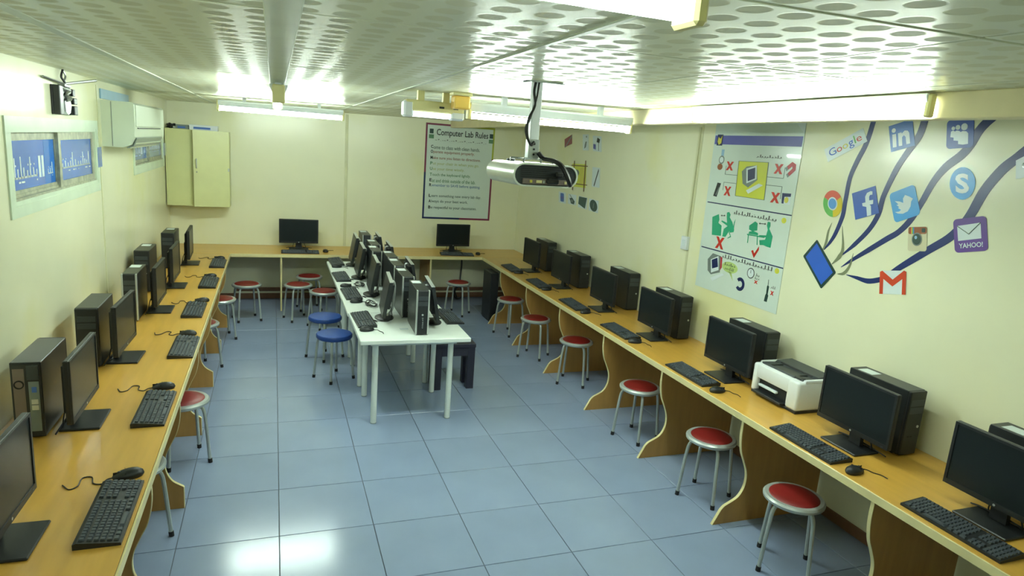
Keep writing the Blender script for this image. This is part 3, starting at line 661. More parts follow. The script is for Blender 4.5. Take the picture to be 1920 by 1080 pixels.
for i, (x, y) in enumerate([(.655, -1.12), (.64, -2.16), (.66, -3.24), (.66, -4.275), (.65, -5.38), (.66, -6.46)]): spots.append(((x, y, Z), 90 + (i % 3 - 1) * 12, ('black mouse beside the left desk keyboard, %s from the back wall' % ordn[i]) if i < 5 else 'nearest black mouse on the left desk, lower left'))
place_all(ms, spots, 'mice on the left desk')
ms = make_mouse(1); spots = []
for i, (x, y) in enumerate([(4.16, -1.885), (4.15, -2.83), (4.145, -3.85), (4.135, -4.83), (4.125, -5.97), (4.125, -7.13)]): spots.append(((x, y, Z), -90 + (i % 3 - 1) * 10, ('black mouse beside the right desk keyboard, %s from the back wall' % ordn[i]) if i < 5 else 'nearest black mouse on the right desk, nearer than the printer'))
spots += [((1.91, -.50, Z), 5, 'black mouse beside the left keyboard on the back desk'), ((4.03, -.52, Z), -8, 'black mouse on the back desk, under the rules poster corner')]
for i, (x, y) in enumerate([(1.975, -4.245), (2.00, -3.28), (1.97, -2.60), (1.97, -1.53)]): spots.append(((x, y, .74), -80, 'black mouse on the left side of the white tables, %s from the near end' % ordn[i]))
place_all(ms, spots, 'mice on the other desks and tables')

# ------------------------------------------------------------------ white tables, bench, stools
t0 = thing('white_table', '', 'table')
obj('tabletop', MB().box(-.445, .445, -.424, .424, .705, .74, .004), 'white', t0)
for sx in (-1, 1):
    for sy in (-1, 1):
        lg = obj('leg', MB().tube([(sx * .31, sy * .30, .004), (sx * .31, sy * .30, .706)], .024, 14), 'white', t0, True)
        obj('foot_cap', MB().tube([(sx * .31, sy * .30, 0), (sx * .31, sy * .30, .006)], .0245, 14), 'grey', lg)
obj('apron', MB().ring([(-.35, -.34, .67), (.35, -.34, .67), (.35, .34, .67), (-.35, .34, .67)], [(-.335, -.325, .67), (.335, -.325, .67), (.335, .325, .67), (-.335, .325, .67)], (0, 0, .036)), 'white', t0)
place_all(t0, [((2.335 if i == 0 else 2.325, -4.105 + .85 * i, 0), 0, 'white laminate table, %s in the centre row from the near end' % ordn[i]) for i in range(4)], 'white tables in the centre row')
t = thing('bench', 'black wooden bench stool on the right side of the near white table', 'bench', (2.865, -3.66, 0))
obj('seat', MB().box(-.20, .20, -.12, .12, .41, .45, .004), 'darkwood', t)
obj('apron', MB().ring([(-.19, -.11, .33), (.19, -.11, .33), (.19, .11, .33), (-.19, .11, .33)], [(-.165, -.085, .33), (.165, -.085, .33), (.165, .085, .33), (-.165, .085, .33)], (0, 0, .082)), 'darkwood', t)
for sx in (-1, 1):
    for sy in (-1, 1): obj('leg', MB().box(sx * .16 - .035, sx * .16 + .035, sy * .08 - .035, sy * .08 + .035, 0, .412, .003), 'darkwood', t)
def make_stool(kind):
    t = thing('round_stool', '', 'stool')
    if kind == 'red':
        obj('cushion', MB().lathe([(.138, .435), (.140, .447), (.128, .456), (.08, .460), (.01, .461)], 32), 'red', t, True)
        obj('rim', MB().lathe([(.120, .41), (.150, .412), (.168, .424), (.170, .438), (.160, .448), (.139, .449), (.136, .44)], 32), 'steel', t, True)
    else:
        obj('seat', MB().lathe([(.10, .40), (.160, .404), (.168, .415), (.168, .436), (.160, .447), (.14, .452), (.01, .453)], 32), 'blue', t, True)
    for k in range(4):
        a = math.pi / 4 + k * math.pi / 2 + .15; c, s = math.cos(a), math.sin(a)
        p = spline([(c * .075, s * .075, .405), (c * .115, s * .115, .408), (c * .145, s * .145, .385), (c * .160, s * .160, .30), (c * .185, s * .185, .012)], 5)
        lg = obj('leg', MB().tube(p, .0115, 8), 'steel', t, True)
        obj('foot_cap', MB().tube([(c * .1868, s * .1868, 0), (c * .184, s * .184, .03)], .0145, 8), 'rubber', lg, True)
    return t
r0 = make_stool('red')
sp = [((.70, -1.86, 0), 10, 'red stool tucked under the left desk near the back'), ((.60, -2.84, 0), 30, 'red stool under the left desk, only its legs showing'), ((.675, -4.79, 0), 12, 'red stool under the middle of the left desk'), ((.53, -5.72, 0), 30, 'nearest stool under the left desk, legs only'),
      ((.95, -1.10, 0), 8, 'red stool before the back desk at its left end'), ((1.545, -1.13, 0), 12, 'red stool before the back desk beside the upright panel'), ((1.825, -1.50, 0), 20, 'red stool at the far left side of the white tables'), ((1.70, -.62, 0), 0, 'red stool pushed deep under the back desk'),
      ((3.63, -1.0, 0), 45, 'red stool under the back desk at its right end')]
for i, (x, y) in enumerate([(4.04, -1.99), (4.02, -2.90), (4.12, -3.76), (4.10, -5.05), (4.09, -6.02), (4.075, -6.82)]): sp.append(((x, y, 0), (20, 38, 45, 15, 20, 40)[i], 'red stool along the right desk, %s from the back wall' % ordn[i] if i < 5 else 'nearest red stool along the right desk, lower right'))
place_all(r0, sp, 'red topped metal stools')
b0 = make_stool('blue')
place_all(b0, [((1.80, -3.30, 0), 24, 'blue stool on the left of the white tables, nearer one'), ((1.76, -2.66, 0), 30, 'blue stool on the left of the white tables, farther one')], 'blue topped metal stools')
# ------------------------------------------------------------------ printer
t = thing('printer', 'white laser printer with black top between two monitors', 'printer', (4.54, -6.20, Z), -90)
w, dp, h = .215, .155, .225
obj('base', MB().box(-w + .004, w - .004, -dp + .006, dp, 0, .02, .003), 'black', t)
sh = obj('shell', MB().box(-w, -w + .05, -dp, dp, .016, h - .012, .016, 3).box(w - .105, w, -dp, dp, .016, h - .012, .02, 3).box(-w + .02, w - .02, -dp + .002, dp, .115, h - .014, .012, 2).box(-w + .06, w - .06, dp - .05, dp, .02, h - .03), 'whitepl', t, True)
obj('side_ridge', MB().box(-w, -w + .03, -dp + .05, dp - .01, h - .03, h, .012, 2).box(w - .03, w, -dp + .05, dp - .01, h - .03, h, .012, 2), 'whitepl', t, True)
tp = obj('top_cover', MB().prism([(-w + .028, -dp + .03, h - .03), (-w + .028, -dp + .05, h - .004), (-w + .028, .0, h - .010), (-w + .028, .02, h + .004), (-w + .028, dp - .01, h + .008), (-w + .028, dp, h - .03)], (2 * w - .056, 0, 0)), 'dark', t)
obj('output_slot', MB().box(-w + .07, w - .07, .008, .03, h - .018, h + .002, .003), 'rubber', tp)
obj('rib', MB().box(-w + .10, -w + .108, -dp + .06, .0, h - .012, h - .002), 'black', tp)
obj('rib', MB().box(w - .108, w - .10, -dp + .06, .0, h - .012, h - .002), 'black', tp)
obj('control_panel', MB().box(w - .10, w - .04, -dp + .045, -dp + .085, h - .012, h - .001, .002), 'black', tp)
obj('tray_recess', MB().box(-w + .045, w - .10, -dp + .03, dp - .05, .02, .118), 'rubber', t)
obj('paper_tray', MB().box(-w + .052, w - .107, -dp - .03, .0, .018, .036, .003), 'black', t)
obj('paper_stack', MB().box(-w + .06, w - .20, -dp + .01, dp - .06, .062, .078, .003), 'paper2', t)
obj('badge', MB().ell((.0, -dp + .0025, .165), (.009, 0, 0), (0, 0, .009), (0, .003, 0), 14), 'grey', t)

# ------------------------------------------------------------------ projector hung from the ceiling
px, py = 2.42, -6.50
t = thing('projector', 'silver projector hanging from a white ceiling pole', 'projector', (px, py, zc(px)), 3)
zt_ = 2.168 - zc(px)
def stad(y, a, hh, n=10, cx=0):
    o = []
    for s, st in ((1, -90), (-1, 90)):
        for k in range(n + 1):
            q = math.radians(st + 180 * k / n); o.append((cx + s * (a - hh) + hh * math.cos(q), y, zt_ + hh * math.sin(q)))
    return o
D = .36
body = obj('body', MB().ring(stad(-D / 2, .163, .052), stad(-D / 2, .155, .045), (0, .02, 0)).prism(stad(-D / 2 + .012, .162, .0515), (0, D - .022, 0)).prism(stad(D / 2 - .012, .155, .046), (0, .012, 0)), 'projector', t, True)
pn = obj('connector_panel', MB().prism(stad(-D / 2 + .006, .154, .0445), (0, .008, 0)), 'dark', body)
g = MB()
for k in range(6): g.box(-.125, .13, -D / 2 + .002, -D / 2 + .007, zt_ + .036 - k * .009, zt_ + .0385 - k * .009)
obj('grille', g, 'rubber', body, kind='stuff')
obj('port_strip', MB().box(-.115, .12, -D / 2 + .0, -D / 2 + .007, zt_ - .04, zt_ - .016, .002), 'portgrey', body)
for x, a, m_ in ((-.075, .006, 'gold'), (-.035, .014, 'cream'), (-.01, .005, 'silver'), (.10, .006, 'cream')): obj('port', MB().box(x - a, x + a, -D / 2 - .004, -D / 2 + .001, zt_ - .034, zt_ - .022, .001), m_, body)
obj('power_plug', MB().box(.0, .06, -D / 2 - .02, -D / 2 + .002, zt_ - .036, zt_ - .012, .006), 'cable', body)
obj('power_plug', MB().box(.045, .08, -D / 2 - .015, -D / 2 + .002, zt_ - .005, zt_ + .02, .006), 'cable', body)
obj('focus_ring', MB().ell((-.06, .11, zt_ + .052), (.022, 0, 0), (0, .022, 0), (0, 0, .01), 16), 'dark', body)
obj('bracket_plate', MB().box(-.06, .06, -.05, .05, zt_ + .066, zt_ + .072), 'steel', t)
for sx, sy in ((-.09, .04), (.09, -.05), (-.07, -.07), (.08, .06)):
    ar = obj('bracket_arm', MB().tube([(sx * .4, sy * .4, zt_ + .069), (sx, sy, zt_ + .069), (sx, sy, zt_ + .05)], .005, 6), 'metal', t)
sl = obj('sleeve', MB().box(-.028, .028, -.02, .02, zt_ + .07, zt_ + .16, .002), 'steel', t)
for k in range(3): obj('bolt', MB().ell((.0, -.023, zt_ + .09 + k * .024), (.005, 0, 0), (0, 0, .005), (0, .004, 0), 8), 'rubber', sl)
obj('pole', MB().box(-.023, .023, -.017, .017, zt_ + .15, .0, .002), 'whitepl', t)
obj('ceiling_plate', MB().box(-.05, .11, -.05, .05, -.006, .0, .001), 'steel', t)
obj('ceiling_cutout', MB().box(-.07, .13, -.03, .04, -.0012, .0005), 'rubber', t)
c1 = MB().tube(spline([(-.02, -.03, -.003), (-.03, -.04, -.05), (-.02, -.04, -.11), (-.05, -.04, -.18), (-.045, -.035, -.25), (-.02, -.03, -.29), (-.005, -.028, zt_ + .15)], 5), .006, 6)
obj('signal_cable', c1, 'cable', t, True)
obj('signal_cable', MB().tube(spline([(-.005, -.035, -.003), (-.015, -.04, -.08), (-.04, -.038, -.17), (-.055, -.03, -.22), (-.03, -.03, -.28), (.0, -.028, zt_ + .14)], 5), .005, 6), 'cable', t, True)
obj('power_cable', MB().tube(spline([(.02, -.03, zt_ + .10), (.04, -.05, zt_ + .075), (.05, -.14, zt_ + .068), (.062, -.20, zt_ + .05), (.082, -.222, zt_ + .01), (.10, -.222, zt_ - .025), (.115, -.20, zt_ - .036)], 5), .011, 6), 'cable', t, True)

# ------------------------------------------------------------------ air conditioner on the left wall
t = thing('air_conditioner', 'white split air conditioner high on the left wall', 'air conditioner', (0, -2.7, 2.25))
y0, y1 = -.75, .75
pf = [(0, -.185), (.14, -.185), (.19, -.165), (.222, -.10), (.228, .0), (.226, .15), (.21, .165), (0, .165)]
obj('body', MB().prism([(x, y0 + .03, z) for x, z in pf], (0, y1 - y0 - .06, 0)), 'acw', t)
for a in (y0, y1 - .032): obj('side_cap', MB().prism([(x * 1.01, a, z * 1.01) for x, z in pf], (0, .032, 0)), 'acw', t)
obj('front_grille', MB().box(.226, .234, y0 + .06, y1 - .06, -.02, .15, .003), 'acw', t)
obj('slot', MB().box(.228, .236, y0 + .12, y1 - .25, -.035, -.028), 'ink', t)
vt = obj('air_vent', MB().prism([(.150, y0 + .10, -.188), (.196, y0 + .10, -.168), (.222, y0 + .10, -.108), (.226, y0 + .10, -.115), (.20, y0 + .10, -.176), (.152, y0 + .10, -.196)], (0, y1 - y0 - .2, 0)), 'grey', t)
obj('louvre', MB().prism([(.168, y0 + .12, -.192), (.212, y0 + .12, -.150), (.215, y0 + .12, -.153), (.171, y0 + .12, -.196)], (0, y1 - y0 - .24, 0)), 'acw', vt)
obj('side_seam', MB().box(.07, .074, y0 - .002, y0 + .001, -.18, .16), 'grey', t)
tag(obj('air_conditioner_bracket', MB().box(0.0, .012, -3.46, -2.4, 2.425, 2.50, .002), 'skyglass'), 'pale blue mounting board above the air conditioner', 'board')

# black wall box with rods
t = thing('wall_box', 'small black wall box with cables and grey rods above left window', 'wall box', (0, -4.49, 2.37))
obj('case', MB().box(0, .012, -.19, .19, -.09, .085, .003), 'black', t)
obj('fin', MB().box(.010, .05, -.19, -.12, -.09, .085, .004), 'black2', t)
obj('fin', MB().box(.010, .05, .12, .19, -.088, -.03, .004), 'black2', t)
obj('fin', MB().box(.010, .05, .12, .19, -.02, .02, .004), 'black2', t)
obj('fin', MB().box(.010, .045, .12, .17, .03, .075, .004), 'black2', t)
obj('reflector', MB().prism([(.012, -.06, -.005), (.012, .06, .005), (.012, .08, -.03), (.012, .05, -.075), (.012, .0, -.088), (.012, -.05, -.07)], (.03, 0, 0)), 'whitepl', t)
obj('coil', MB().tube(spline([(.03, -.07, .07), (.04, .06, .06), (.045, -.06, .03), (.045, .06, .015), (.04, -.04, .0)], 5), .012, 6), 'metal', t, True)
obj('cable', MB().tube(spline([(.03, -.02, .08), (.03, .0, .11), (.02, -.02, .14), (.025, .0, .185)], 5), .007, 6), 'cable', t, True)
obj('cable', MB().tube(spline([(.035, .03, .07), (.03, .01, .12), (.03, .03, .15), (.02, .02, .185)], 5), .006, 6), 'metal', t, True)
obj('rod', MB().tube([(.015, -.36, .118), (.03, .05, .098)], .007, 6), 'metal', t)
obj('rod', MB().tube([(.015, -.02, .095), (.17, .16, .145)], .008, 6), 'metal', t)
obj('clamp', MB().box(.0, .04, -.03, .10, .082, .098, .002), 'metal', t)

# ------------------------------------------------------------------ wall cabinet
t = thing('wall_cabinet', 'pale cream steel cabinet hung in the back left corner', 'cabinet', (.37, 0, 1.75))
x0, x1, yf = -.36, .36, -.30
obj('carcass', MB().box(x0, x1, yf + .02, -.002, -.47, -.455).box(x0, x1, yf + .02, -.002, .455, .47).box(x0, x0 + .012, yf + .02, -.002, -.455, .455).box(x1 - .012, x1, yf + .02, -.002, -.455, .455).box(x0, x1, -.016, -.002, -.455, .455).box(-.07, -.055, yf + .02, -.016, -.455, .455), 'cabinet', t)
obj('fixed_panel', MB().ring([(x0, yf, -.47), (-.05, yf, -.47), (-.05, yf, .47), (x0, yf, .47)], [(x0 + .014, yf, -.45), (-.075, yf, -.45), (-.075, yf, .45), (x0 + .014, yf, .45)], (0, .02, 0)).box(x0 + .013, -.074, yf + .012, yf + .02, -.451, .451), 'cabinet', t)
A = Vector((.36, yf, 0)); Bp = Vector((-.045, yf - .075, 0)); dv = (Bp - A); nv = Vector((dv.y, -dv.x, 0)).normalized() * .018
dr = obj('door', MB().prism([A + Vector((0, 0, -.47)), Bp + Vector((0, 0, -.47)), Bp + nv + Vector((0, 0, -.47)), A + nv + Vector((0, 0, -.47))], (0, 0, .94)), 'cabinet', t)
q = A + dv * .91 + (nv if nv.y < 0 else Vector((0, 0, 0)))
obj('handle', MB().tube(spline([q + Vector((0, -.0, .12)), q + Vector((0, -.022, .11)), q + Vector((0, -.024, .05)), q + Vector((0, -.018, .02)), q + Vector((0, 0, .01))], 4), .007, 8), 'silver', dr, True)
obj('lock', MB().ell(q + Vector((0, .002, -.04)), (.008, 0, 0), (0, 0, .008), (0, -.006, 0), 12), 'metal', dr)
obj('hinge', MB().box(.345, .362, yf - .022, yf, -.02, .02, .002), 'silver', t)
for k, (a, b, c, m_, l, cat) in enumerate(((.28, .60, .06, 'whitepl', 'long pale box lying on top of the wall cabinet', 'box'), (.13, .272, .05, 'grey', 'flat grey box on the cabinet beside the long pale box', 'box'))):
    t = thing('cardboard_box', l, cat, ((a + b) / 2, -.17, 2.2205)); L_ = (b - a) / 2
    obj('carton', MB().box(-L_, L_, -.11, .08, 0, c, .002), m_, t)
    obj('lid', MB().box(-L_ - .002, L_ + .002, -.112, .082, c * .72, c + .002, .002), m_, t)
    obj('label_strip', MB().box(-L_ * .7, L_ * .5, -.1135, -.1118, c * .2, c * .62), 'picblue', t)
t = thing('cable_coil', 'dark tangled coil of cable on top of the wall cabinet', 'cable', (.075, -.18, 2.2205))
c1 = []
for k in range(40): c1.append((.045 * math.cos(k * .9) * (1 - .3 * math.sin(k * .37)), .05 * math.sin(k * .9), .008 + .045 * k / 40 + .01 * math.sin(k * 1.7)))
obj('coil', MB().tube(spline(c1, 2), .007, 5), 'cable', t, True)
obj('plug', MB().box(.02, .06, -.065, -.035, .0, .03, .005), 'silver', t)

# conduit and switch on the right wall
t = thing('wall_switch', 'white switch box at the foot of a wall conduit', 'switch', (W, -4.47, 1.56))
obj('box', MB().box(-.035, 0, -.045, .045, -.06, .06, .005), 'whitepl', t)
obj('rocker', MB().box(-.04, -.034, -.018, .018, -.028, .028, .002), 'paper2', t)
obj('conduit', MB().box(-.016, 0, -.011, .011, .06, 1.02, .002), 'seam', t)

# small things left on tables and under desks
tag(obj('paper_slip', MB().box(-.035, .035, -.02, .02, 0, .002).shift((0, 0, 0)), 'paper2'), 'small white paper slip on the near white table beside the tower', 'paper').location = (2.285, -4.22, .7402)
tag(obj('paper_slip', MB().box(-.03, .03, -.06, .06, 0, .0015), 'paper2'), 'white paper lying behind the right keyboard on the near white table', 'paper').location = (2.70, -3.52, .7402)
tag(obj('pen', MB().tube([(0, 0, .005), (0, .13, .005), (0, .14, .005)], [.005, .005, .002], 6), 'black', None, True), 'black pen on the right desk in front of the third monitor', 'pen').location = (4.235, -3.37, .75)
rt_ = random.Random(9)
for k, (x, y, l) in enumerate(((2.13, -3.40, 'tangle of black cables on the white tables between the two nearest keyboards'), (2.11, -2.55, 'tangle of black cables on the white tables behind the second keyboard'))):
    t = thing('cable_tangle', l, 'cable', (x, y, .74), 0, 'cable tangles on the white tables')
    for q in range(3):
        a = rt_.uniform(0, 6)
        obj('loop', MB().tube(spline([(.045 * math.cos(a + j * 1.1) * (1 + .4 * math.sin(j)), (.07 + .02 * q) * math.sin(a + j * 1.1), .005 + .006 * q + .012 * (j % 2)) for j in range(9)], 4), .0035, 5), 'cable', t, True)
t = thing('floor_cable', 'looped black cable hanging under the right desk behind a stool', 'cable', (4.30, -5.30, 0))
obj('loop', MB().tube(spline([(.08, .0, .46), (.05, .02, .30), (-.02, .05, .24), (-.06, .03, .16), (-.03, -.02, .08), (.04, -.03, .05), (.08, .0, .12), (.05, .03, .2)], 5), .006, 6), 'cable', t, True)
obj('drop', MB().tube(spline([(.08, .0, .70), (.09, .0, .58), (.08, .0, .46)], 4), .006, 6), 'cable', t, True)
BIRD= [(0.18, 0.55), (0.47, 0.34), (0.69, 0.14), (0.52, -0.01), (0.41, -0.3), (0.14, -0.54), (-0.25, -0.59), (-0.61, -0.47), (-0.81, -0.31), (-0.49, -0.37), (-0.33, -0.3), (-0.53, -0.11), (-0.43, -0.08), (-0.6, 0.12), (-0.44, 0.1), (-0.66, 0.4), (-0.31, 0.26), (-0.06, 0.08), (-0.02, 0.37)]
MSB= [(-0.66, 0.2), (-0.51, 0.26), (-0.36, 0.18), (-0.25, 0.24), (-0.06, 0.2), (0.06, 0.11), (0.2, 0.17), (0.47, 0.13), (0.61, -0.02), (0.62, -0.74), (0.24, -0.77), (-0.1, -0.71), (-0.11, -0.49), (-0.45, -0.44), (-0.45, -0.24), (-0.7, -0.19)]
MSH= [(-0.5, 0.41), (-0.16, 0.45), (0.32, 0.45)]
F= [(0.02, -0.98), (0.06, -0.3), (-0.24, -0.17), (-0.24, 0.05), (0.04, 0.04), (0.07, 0.45), (0.26, 0.68), (0.56, 0.73), (0.71, 0.67), (0.67, 0.44), (0.48, 0.47), (0.39, 0.36), (0.36, 0.1), (0.69, 0.06), (0.63, -0.23), (0.33, -0.21), (0.44, -0.31), (0.37, -0.97)]
LI1 = [(-0.75, 0.29), (-0.44, 0.26), (-0.48, -0.73), (-0.79, -0.7)]; LI2 = (-.6, .56); LI3 = [(-0.27, 0.25), (0.02, 0.25), (0.03, 0.15), (0.3, 0.31), (0.54, 0.24), (0.65, 0.04), (0.65, -0.75), (0.34, -0.74), (0.33, -0.18), (0.2, -0.01), (0.04, -0.13), (0.0, -0.75), (-0.29, -0.72)]
YE = [(-0.76, 0.59), (0.66, 0.64), (0.65, -0.27), (-0.75, -0.31), (-0.07, 0.04)]
IG= [(-0.03, -0.05), (0.42, -0.05), (-0.05, 0.42), (-0.95, 0.38), (1.0, 0.42)]
GM= [(-0.82, 0.91), (0.0, 0.21), (0.79, 0.94), (0.02, -0.32), (-0.74, 0.27), (0.74, 0.3)]
TB= [(-0.79, 0.85), (0.81, 0.87), (0.76, -0.88), (-0.78, -0.85)]
# ------------------------------------------------------------------ what hangs on the right wall (y, z in the wall's own plane)
def onw(y, z, d): return (W - d, y, z)
def ribbon(line, widths, d, t):
    P = [Vector((0, y, z)) for y, z in line]; Q = spline(P, 4); n = len(Q); L = []; R_ = []
    for i, p in enumerate(Q):
        k = i / (n - 1) * (len(widths) - 1); a = int(min(k, len(widths) - 2)); w_ = (widths[a] + (widths[a + 1] - widths[a]) * (k - a)) / 2
        tg = (Q[min(i + 1, n - 1)] - Q[max(i - 1, 0)]).normalized(); nn = Vector((0, -tg.z, tg.y))
        L.append(p + nn * w_); R_.append(p - nn * w_)
    mb = MB()
    v = [(W - d - (t if f else 0), q.y, q.z) for f in (0, 1) for q in L + R_]
    f = []
    for i in range(n - 1):
        f += [(i, i + 1, n + i + 1, n + i), (2 * n + i, 3 * n + i, 3 * n + i + 1, 2 * n + i + 1), (i, 2 * n + i, 2 * n + i + 1, i + 1), (n + i, n + i + 1, 3 * n + i + 1, 3 * n + i)]
    f += [(0, n, 3 * n, 2 * n), (n - 1, 3 * n - 1, 4 * n - 1, 2 * n - 1)]
    return mb.add(v, f)
def decal(name, mb, m, label, cat):
    y = sum(p[1] for p in mb.v) / len(mb.v); z = sum(p[2] for p in mb.v) / len(mb.v)
    o = obj(name, mb.shift((W, y, z)), m); o.location = (W, y, z); return tag(o, label, cat)
for k, (ln, wd_) in enumerate(SWOOSH):
    decal('blue_ribbon', ribbon(ln, wd_, .0002, .0012), 'navy', 'dark blue painted ribbon on the right wall, %s from the left' % ['first', 'second', 'third', 'fourth'][k], 'wall decal')
for k, (ln, wd_) in enumerate((([(-6.035, 1.762), (-6.05, 1.82), (-6.052, 1.89), (-6.07, 1.95)], [.012, .02, .014, .002]), ([(-6.13, 1.68), (-6.18, 1.74), (-6.195, 1.80), (-6.16, 1.94)], [.006, .03, .02, .002]), ([(-6.19, 1.625), (-6.24, 1.64), (-6.275, 1.70), (-6.285, 1.78)], [.004, .022, .016, .002]))):
    decal('grey_sprig', ribbon(ln, wd_, .0016, .0008), 'sprout', 'thin grey green painted sprig by the tablet sticker, %s' % ['upper left', 'middle', 'lower right'][k], 'wall decal')
class Stick:
    def __init__(s, key, name, label, d=.003, cat='sticker'):
        c = [Vector((W, y, z)) for y, z in STICK[key]] if isinstance(key, str) else [Vector((W, y, z)) for y, z in key]
        s.c = sum(c, Vector()) / 4; s.u = ((c[1] - c[0]) + (c[2] - c[3])) / 4; s.v = ((c[0] - c[3]) + (c[1] - c[2])) / 4; s.d = d
        s.t = thing(name, label, cat, s.c); s.k = 0
    def P(s, a, b, d): return s.u * a + s.v * b + Vector((-d, 0, 0))
    def poly(s, name, pts, m, lay=1, t=.0008, lab=None):
        return obj(name, MB().prism([s.P(a, b, s.d * .3 + .001 * lay) for a, b in pts], (-t, 0, 0)), m, s.t, label=lab)
    def rrect(s, x0, x1, y0, y1, r, n=5):
        o = []
        for cx, cy, st in ((x1 - r, y1 - r, 0), (x0 + r, y1 - r, 90), (x0 + r, y0 + r, 180), (x1 - r, y0 + r, 270)):
            o += [(cx + r * math.cos(math.radians(st + 90 * k / n)), cy + r * math.sin(math.radians(st + 90 * k / n))) for k in range(n + 1)]
        return o
    def circ(s, cx, cy, rx, ry, n=24, a0=0, a1=360): return [(cx + rx * math.cos(math.radians(a0 + (a1 - a0) * k / n)), cy + ry * math.sin(math.radians(a0 + (a1 - a0) * k / n))) for k in range(n if a1 - a0 == 360 else n + 1)]
    def text(s, name, body, x0, x1, y0, y1, m, lay=2, bold=0.0, skew=0.0, base=0.0):
        mb = text(MB(), body, s.P(x0, y0, s.d * .3 + .001 * lay + .0009), s.u * (x1 - x0) + s.v * base, s.v * (y1 - y0), bold=bold)
        return obj(name, mb, m, s.t)
g = Stick('google', 'banner_sticker', 'white slanted banner sticker with coloured word beside the safety poster')
g.poly('backing', [(-1, -1), (1, -1), (1, 1), (-1, 1)], 'paper2')
for ch, x0, x1, y0, y1, m_ in (('G', -.82, -.46, -.45, .6, 'tblue'), ('o', -.42, -.16, -.45, .2, 'xred'), ('o', -.12, .14, -.45, .2, 'gold'), ('g', .18, .42, -.85, .2, 'tblue'), ('l', .47, .53, -.45, .65, 'cgreen'), ('e', .58, .82, -.45, .2, 'xred')):
    g.text('letter', ch, x0, x1, y0, y1, m_)
s = Stick('linkedin', 'square_sticker', 'blue square sticker with white letters in, below the ceiling beam')
s.poly('backing', [(-1, -1), (1, -1), (1, 1), (-1, 1)], 'li'); s.poly('letter', LI1, 'paper2', 2); s.poly('letter', s.circ(LI2[0], LI2[1], .17, .17), 'paper2', 2); s.poly('letter', LI3, 'paper2', 2)
s = Stick('myspace', 'people_sticker', 'rounded blue sticker with three white figures near the beam')
s.poly('backing', s.rrect(-1, 1, -1, 1, .28), 'ms'); s.poly('figures', MSB, 'paper2', 2)
for (a, b), r in zip(MSH, (.13, .17, .24)): s.poly('head', s.circ(a, b, r, r), 'paper2', 2)
s = Stick('facebook', 'letter_sticker', 'blue square sticker with a white lowercase f')
s.poly('backing', [(-1, -1), (1, -1), (1, 1), (-1, 1)], 'fb'); s.poly('letter', F, 'paper2', 2)
s = Stick('twitter', 'bird_sticker', 'light blue rounded sticker with a white bird silhouette')
s.poly('backing', s.rrect(-1, 1, -1, 1, .26), 'tw'); s.poly('bird', BIRD, 'paper2', 2)
s = Stick('chrome', 'browser_sticker', 'round red, green and yellow disc sticker with blue centre')
for a0, m_ in ((30, 'cred'), (150, 'cgreen'), (270, 'cyel')): s.poly('sector', [(0, 0)] + s.circ(0, 0, 1, 1, 12, a0, a0 + 120), m_)
s.poly('ring', s.circ(0, 0, .5, .5), 'paper2', 2); s.poly('hub', s.circ(0, 0, .4, .4), 'cblue', 3)
s = Stick('skype', 'cloud_sticker', 'sky blue blob sticker with a white letter S')
s.poly('backing', [(x * (.98 + .05 * math.cos(2 * math.atan2(y, x) - 2.3)), y * (.98 + .05 * math.cos(2 * math.atan2(y, x) - 2.3))) for x, y in s.circ(0, 0, 1, 1, 32)], 'sk'); s.text('letter', 'S', -.5, .5, -.62, .62, 'paper2', bold=.035)
s = Stick('instagram', 'camera_sticker', 'small cream camera sticker with brown top and round lens')
s.poly('backing', s.rrect(-1, 1, -1, 1, .22), 'cream2'); s.poly('brown_top', s.rrect(-.97, .97, .40, .97, .16), 'ired', 2)
for k, m_ in enumerate(('xred', 'gold', 'cgreen', 'cblue')): s.poly('stripe', [(-.74 + k * .1, .42), (-.65 + k * .1, .42), (-.65 + k * .1, .94), (-.74 + k * .1, .94)], m_, 3)
s.poly('lens_rim', s.circ(-.03, -.03, .54, .54), 'grey', 3); s.poly('lens', s.circ(-.03, -.03, .44, .44), 'lens', 4); s.poly('glint', s.circ(-.12, .12, .14, .14), 'skyglass', 5); s.poly('viewfinder', s.rrect(.45, .82, .52, .86, .08), 'lens', 3)
s = Stick('yahoo', 'mail_sticker', 'large rounded purple sticker with white envelope and lettering')
s.poly('backing', s.rrect(-1, 1, -1, 1, .24), 'ya'); s.poly('envelope', YE[:4], 'paper2', 2)
mb = MB()
for a, b in ((YE[0], YE[4]), (YE[4], YE[1])): mb.tube([s.P(a[0], a[1], .0042), s.P(b[0], b[1], .0042)], .0022, 4)
obj('flap_line', mb, 'inkgrey', s.t); s.text('lettering', 'YAHOO!', -.72, .72, -.76, -.46, 'paper2', bold=.02)
s = Stick('gmail', 'envelope_sticker', 'white envelope sticker with a thick red letter M')
s.poly('envelope', [(-1, -1), (1, -1), (1, .9), (.86, 1), (-.86, 1), (-1, .9)], 'paper2')
s.poly('letter', [(-1, -1), (-.72, -1), (-.72, .3), (0, -.34), (.72, .3), (.72, -1), (1, -1), (1, .9), (.82, 1), (0, .24), (-.82, 1), (-1, .9)], 'gred', 2)
s = Stick('dropb', 'box_sticker', 'white sticker cut off by the right edge of the photo')
s.poly('backing', [(-1, -.9), (-.4, -1), (.9, -.8), (1, .6), (.2, 1), (-.9, .8)], 'paper2'); s.poly('dark_mark', s.circ(.1, .15, .3, .25), 'lens', 2)
s = Stick('tablet', 'tablet_sticker', 'tilted dark tablet sticker with blue screen, source of the ribbons')
s.poly('frame', s.rrect(-1, 1, -1, 1, .09), 'lens'); s.poly('screen', TB, 'tblue', 2); s.poly('camera_dot', s.circ(0, .93, .03, .02), 'grey', 2)
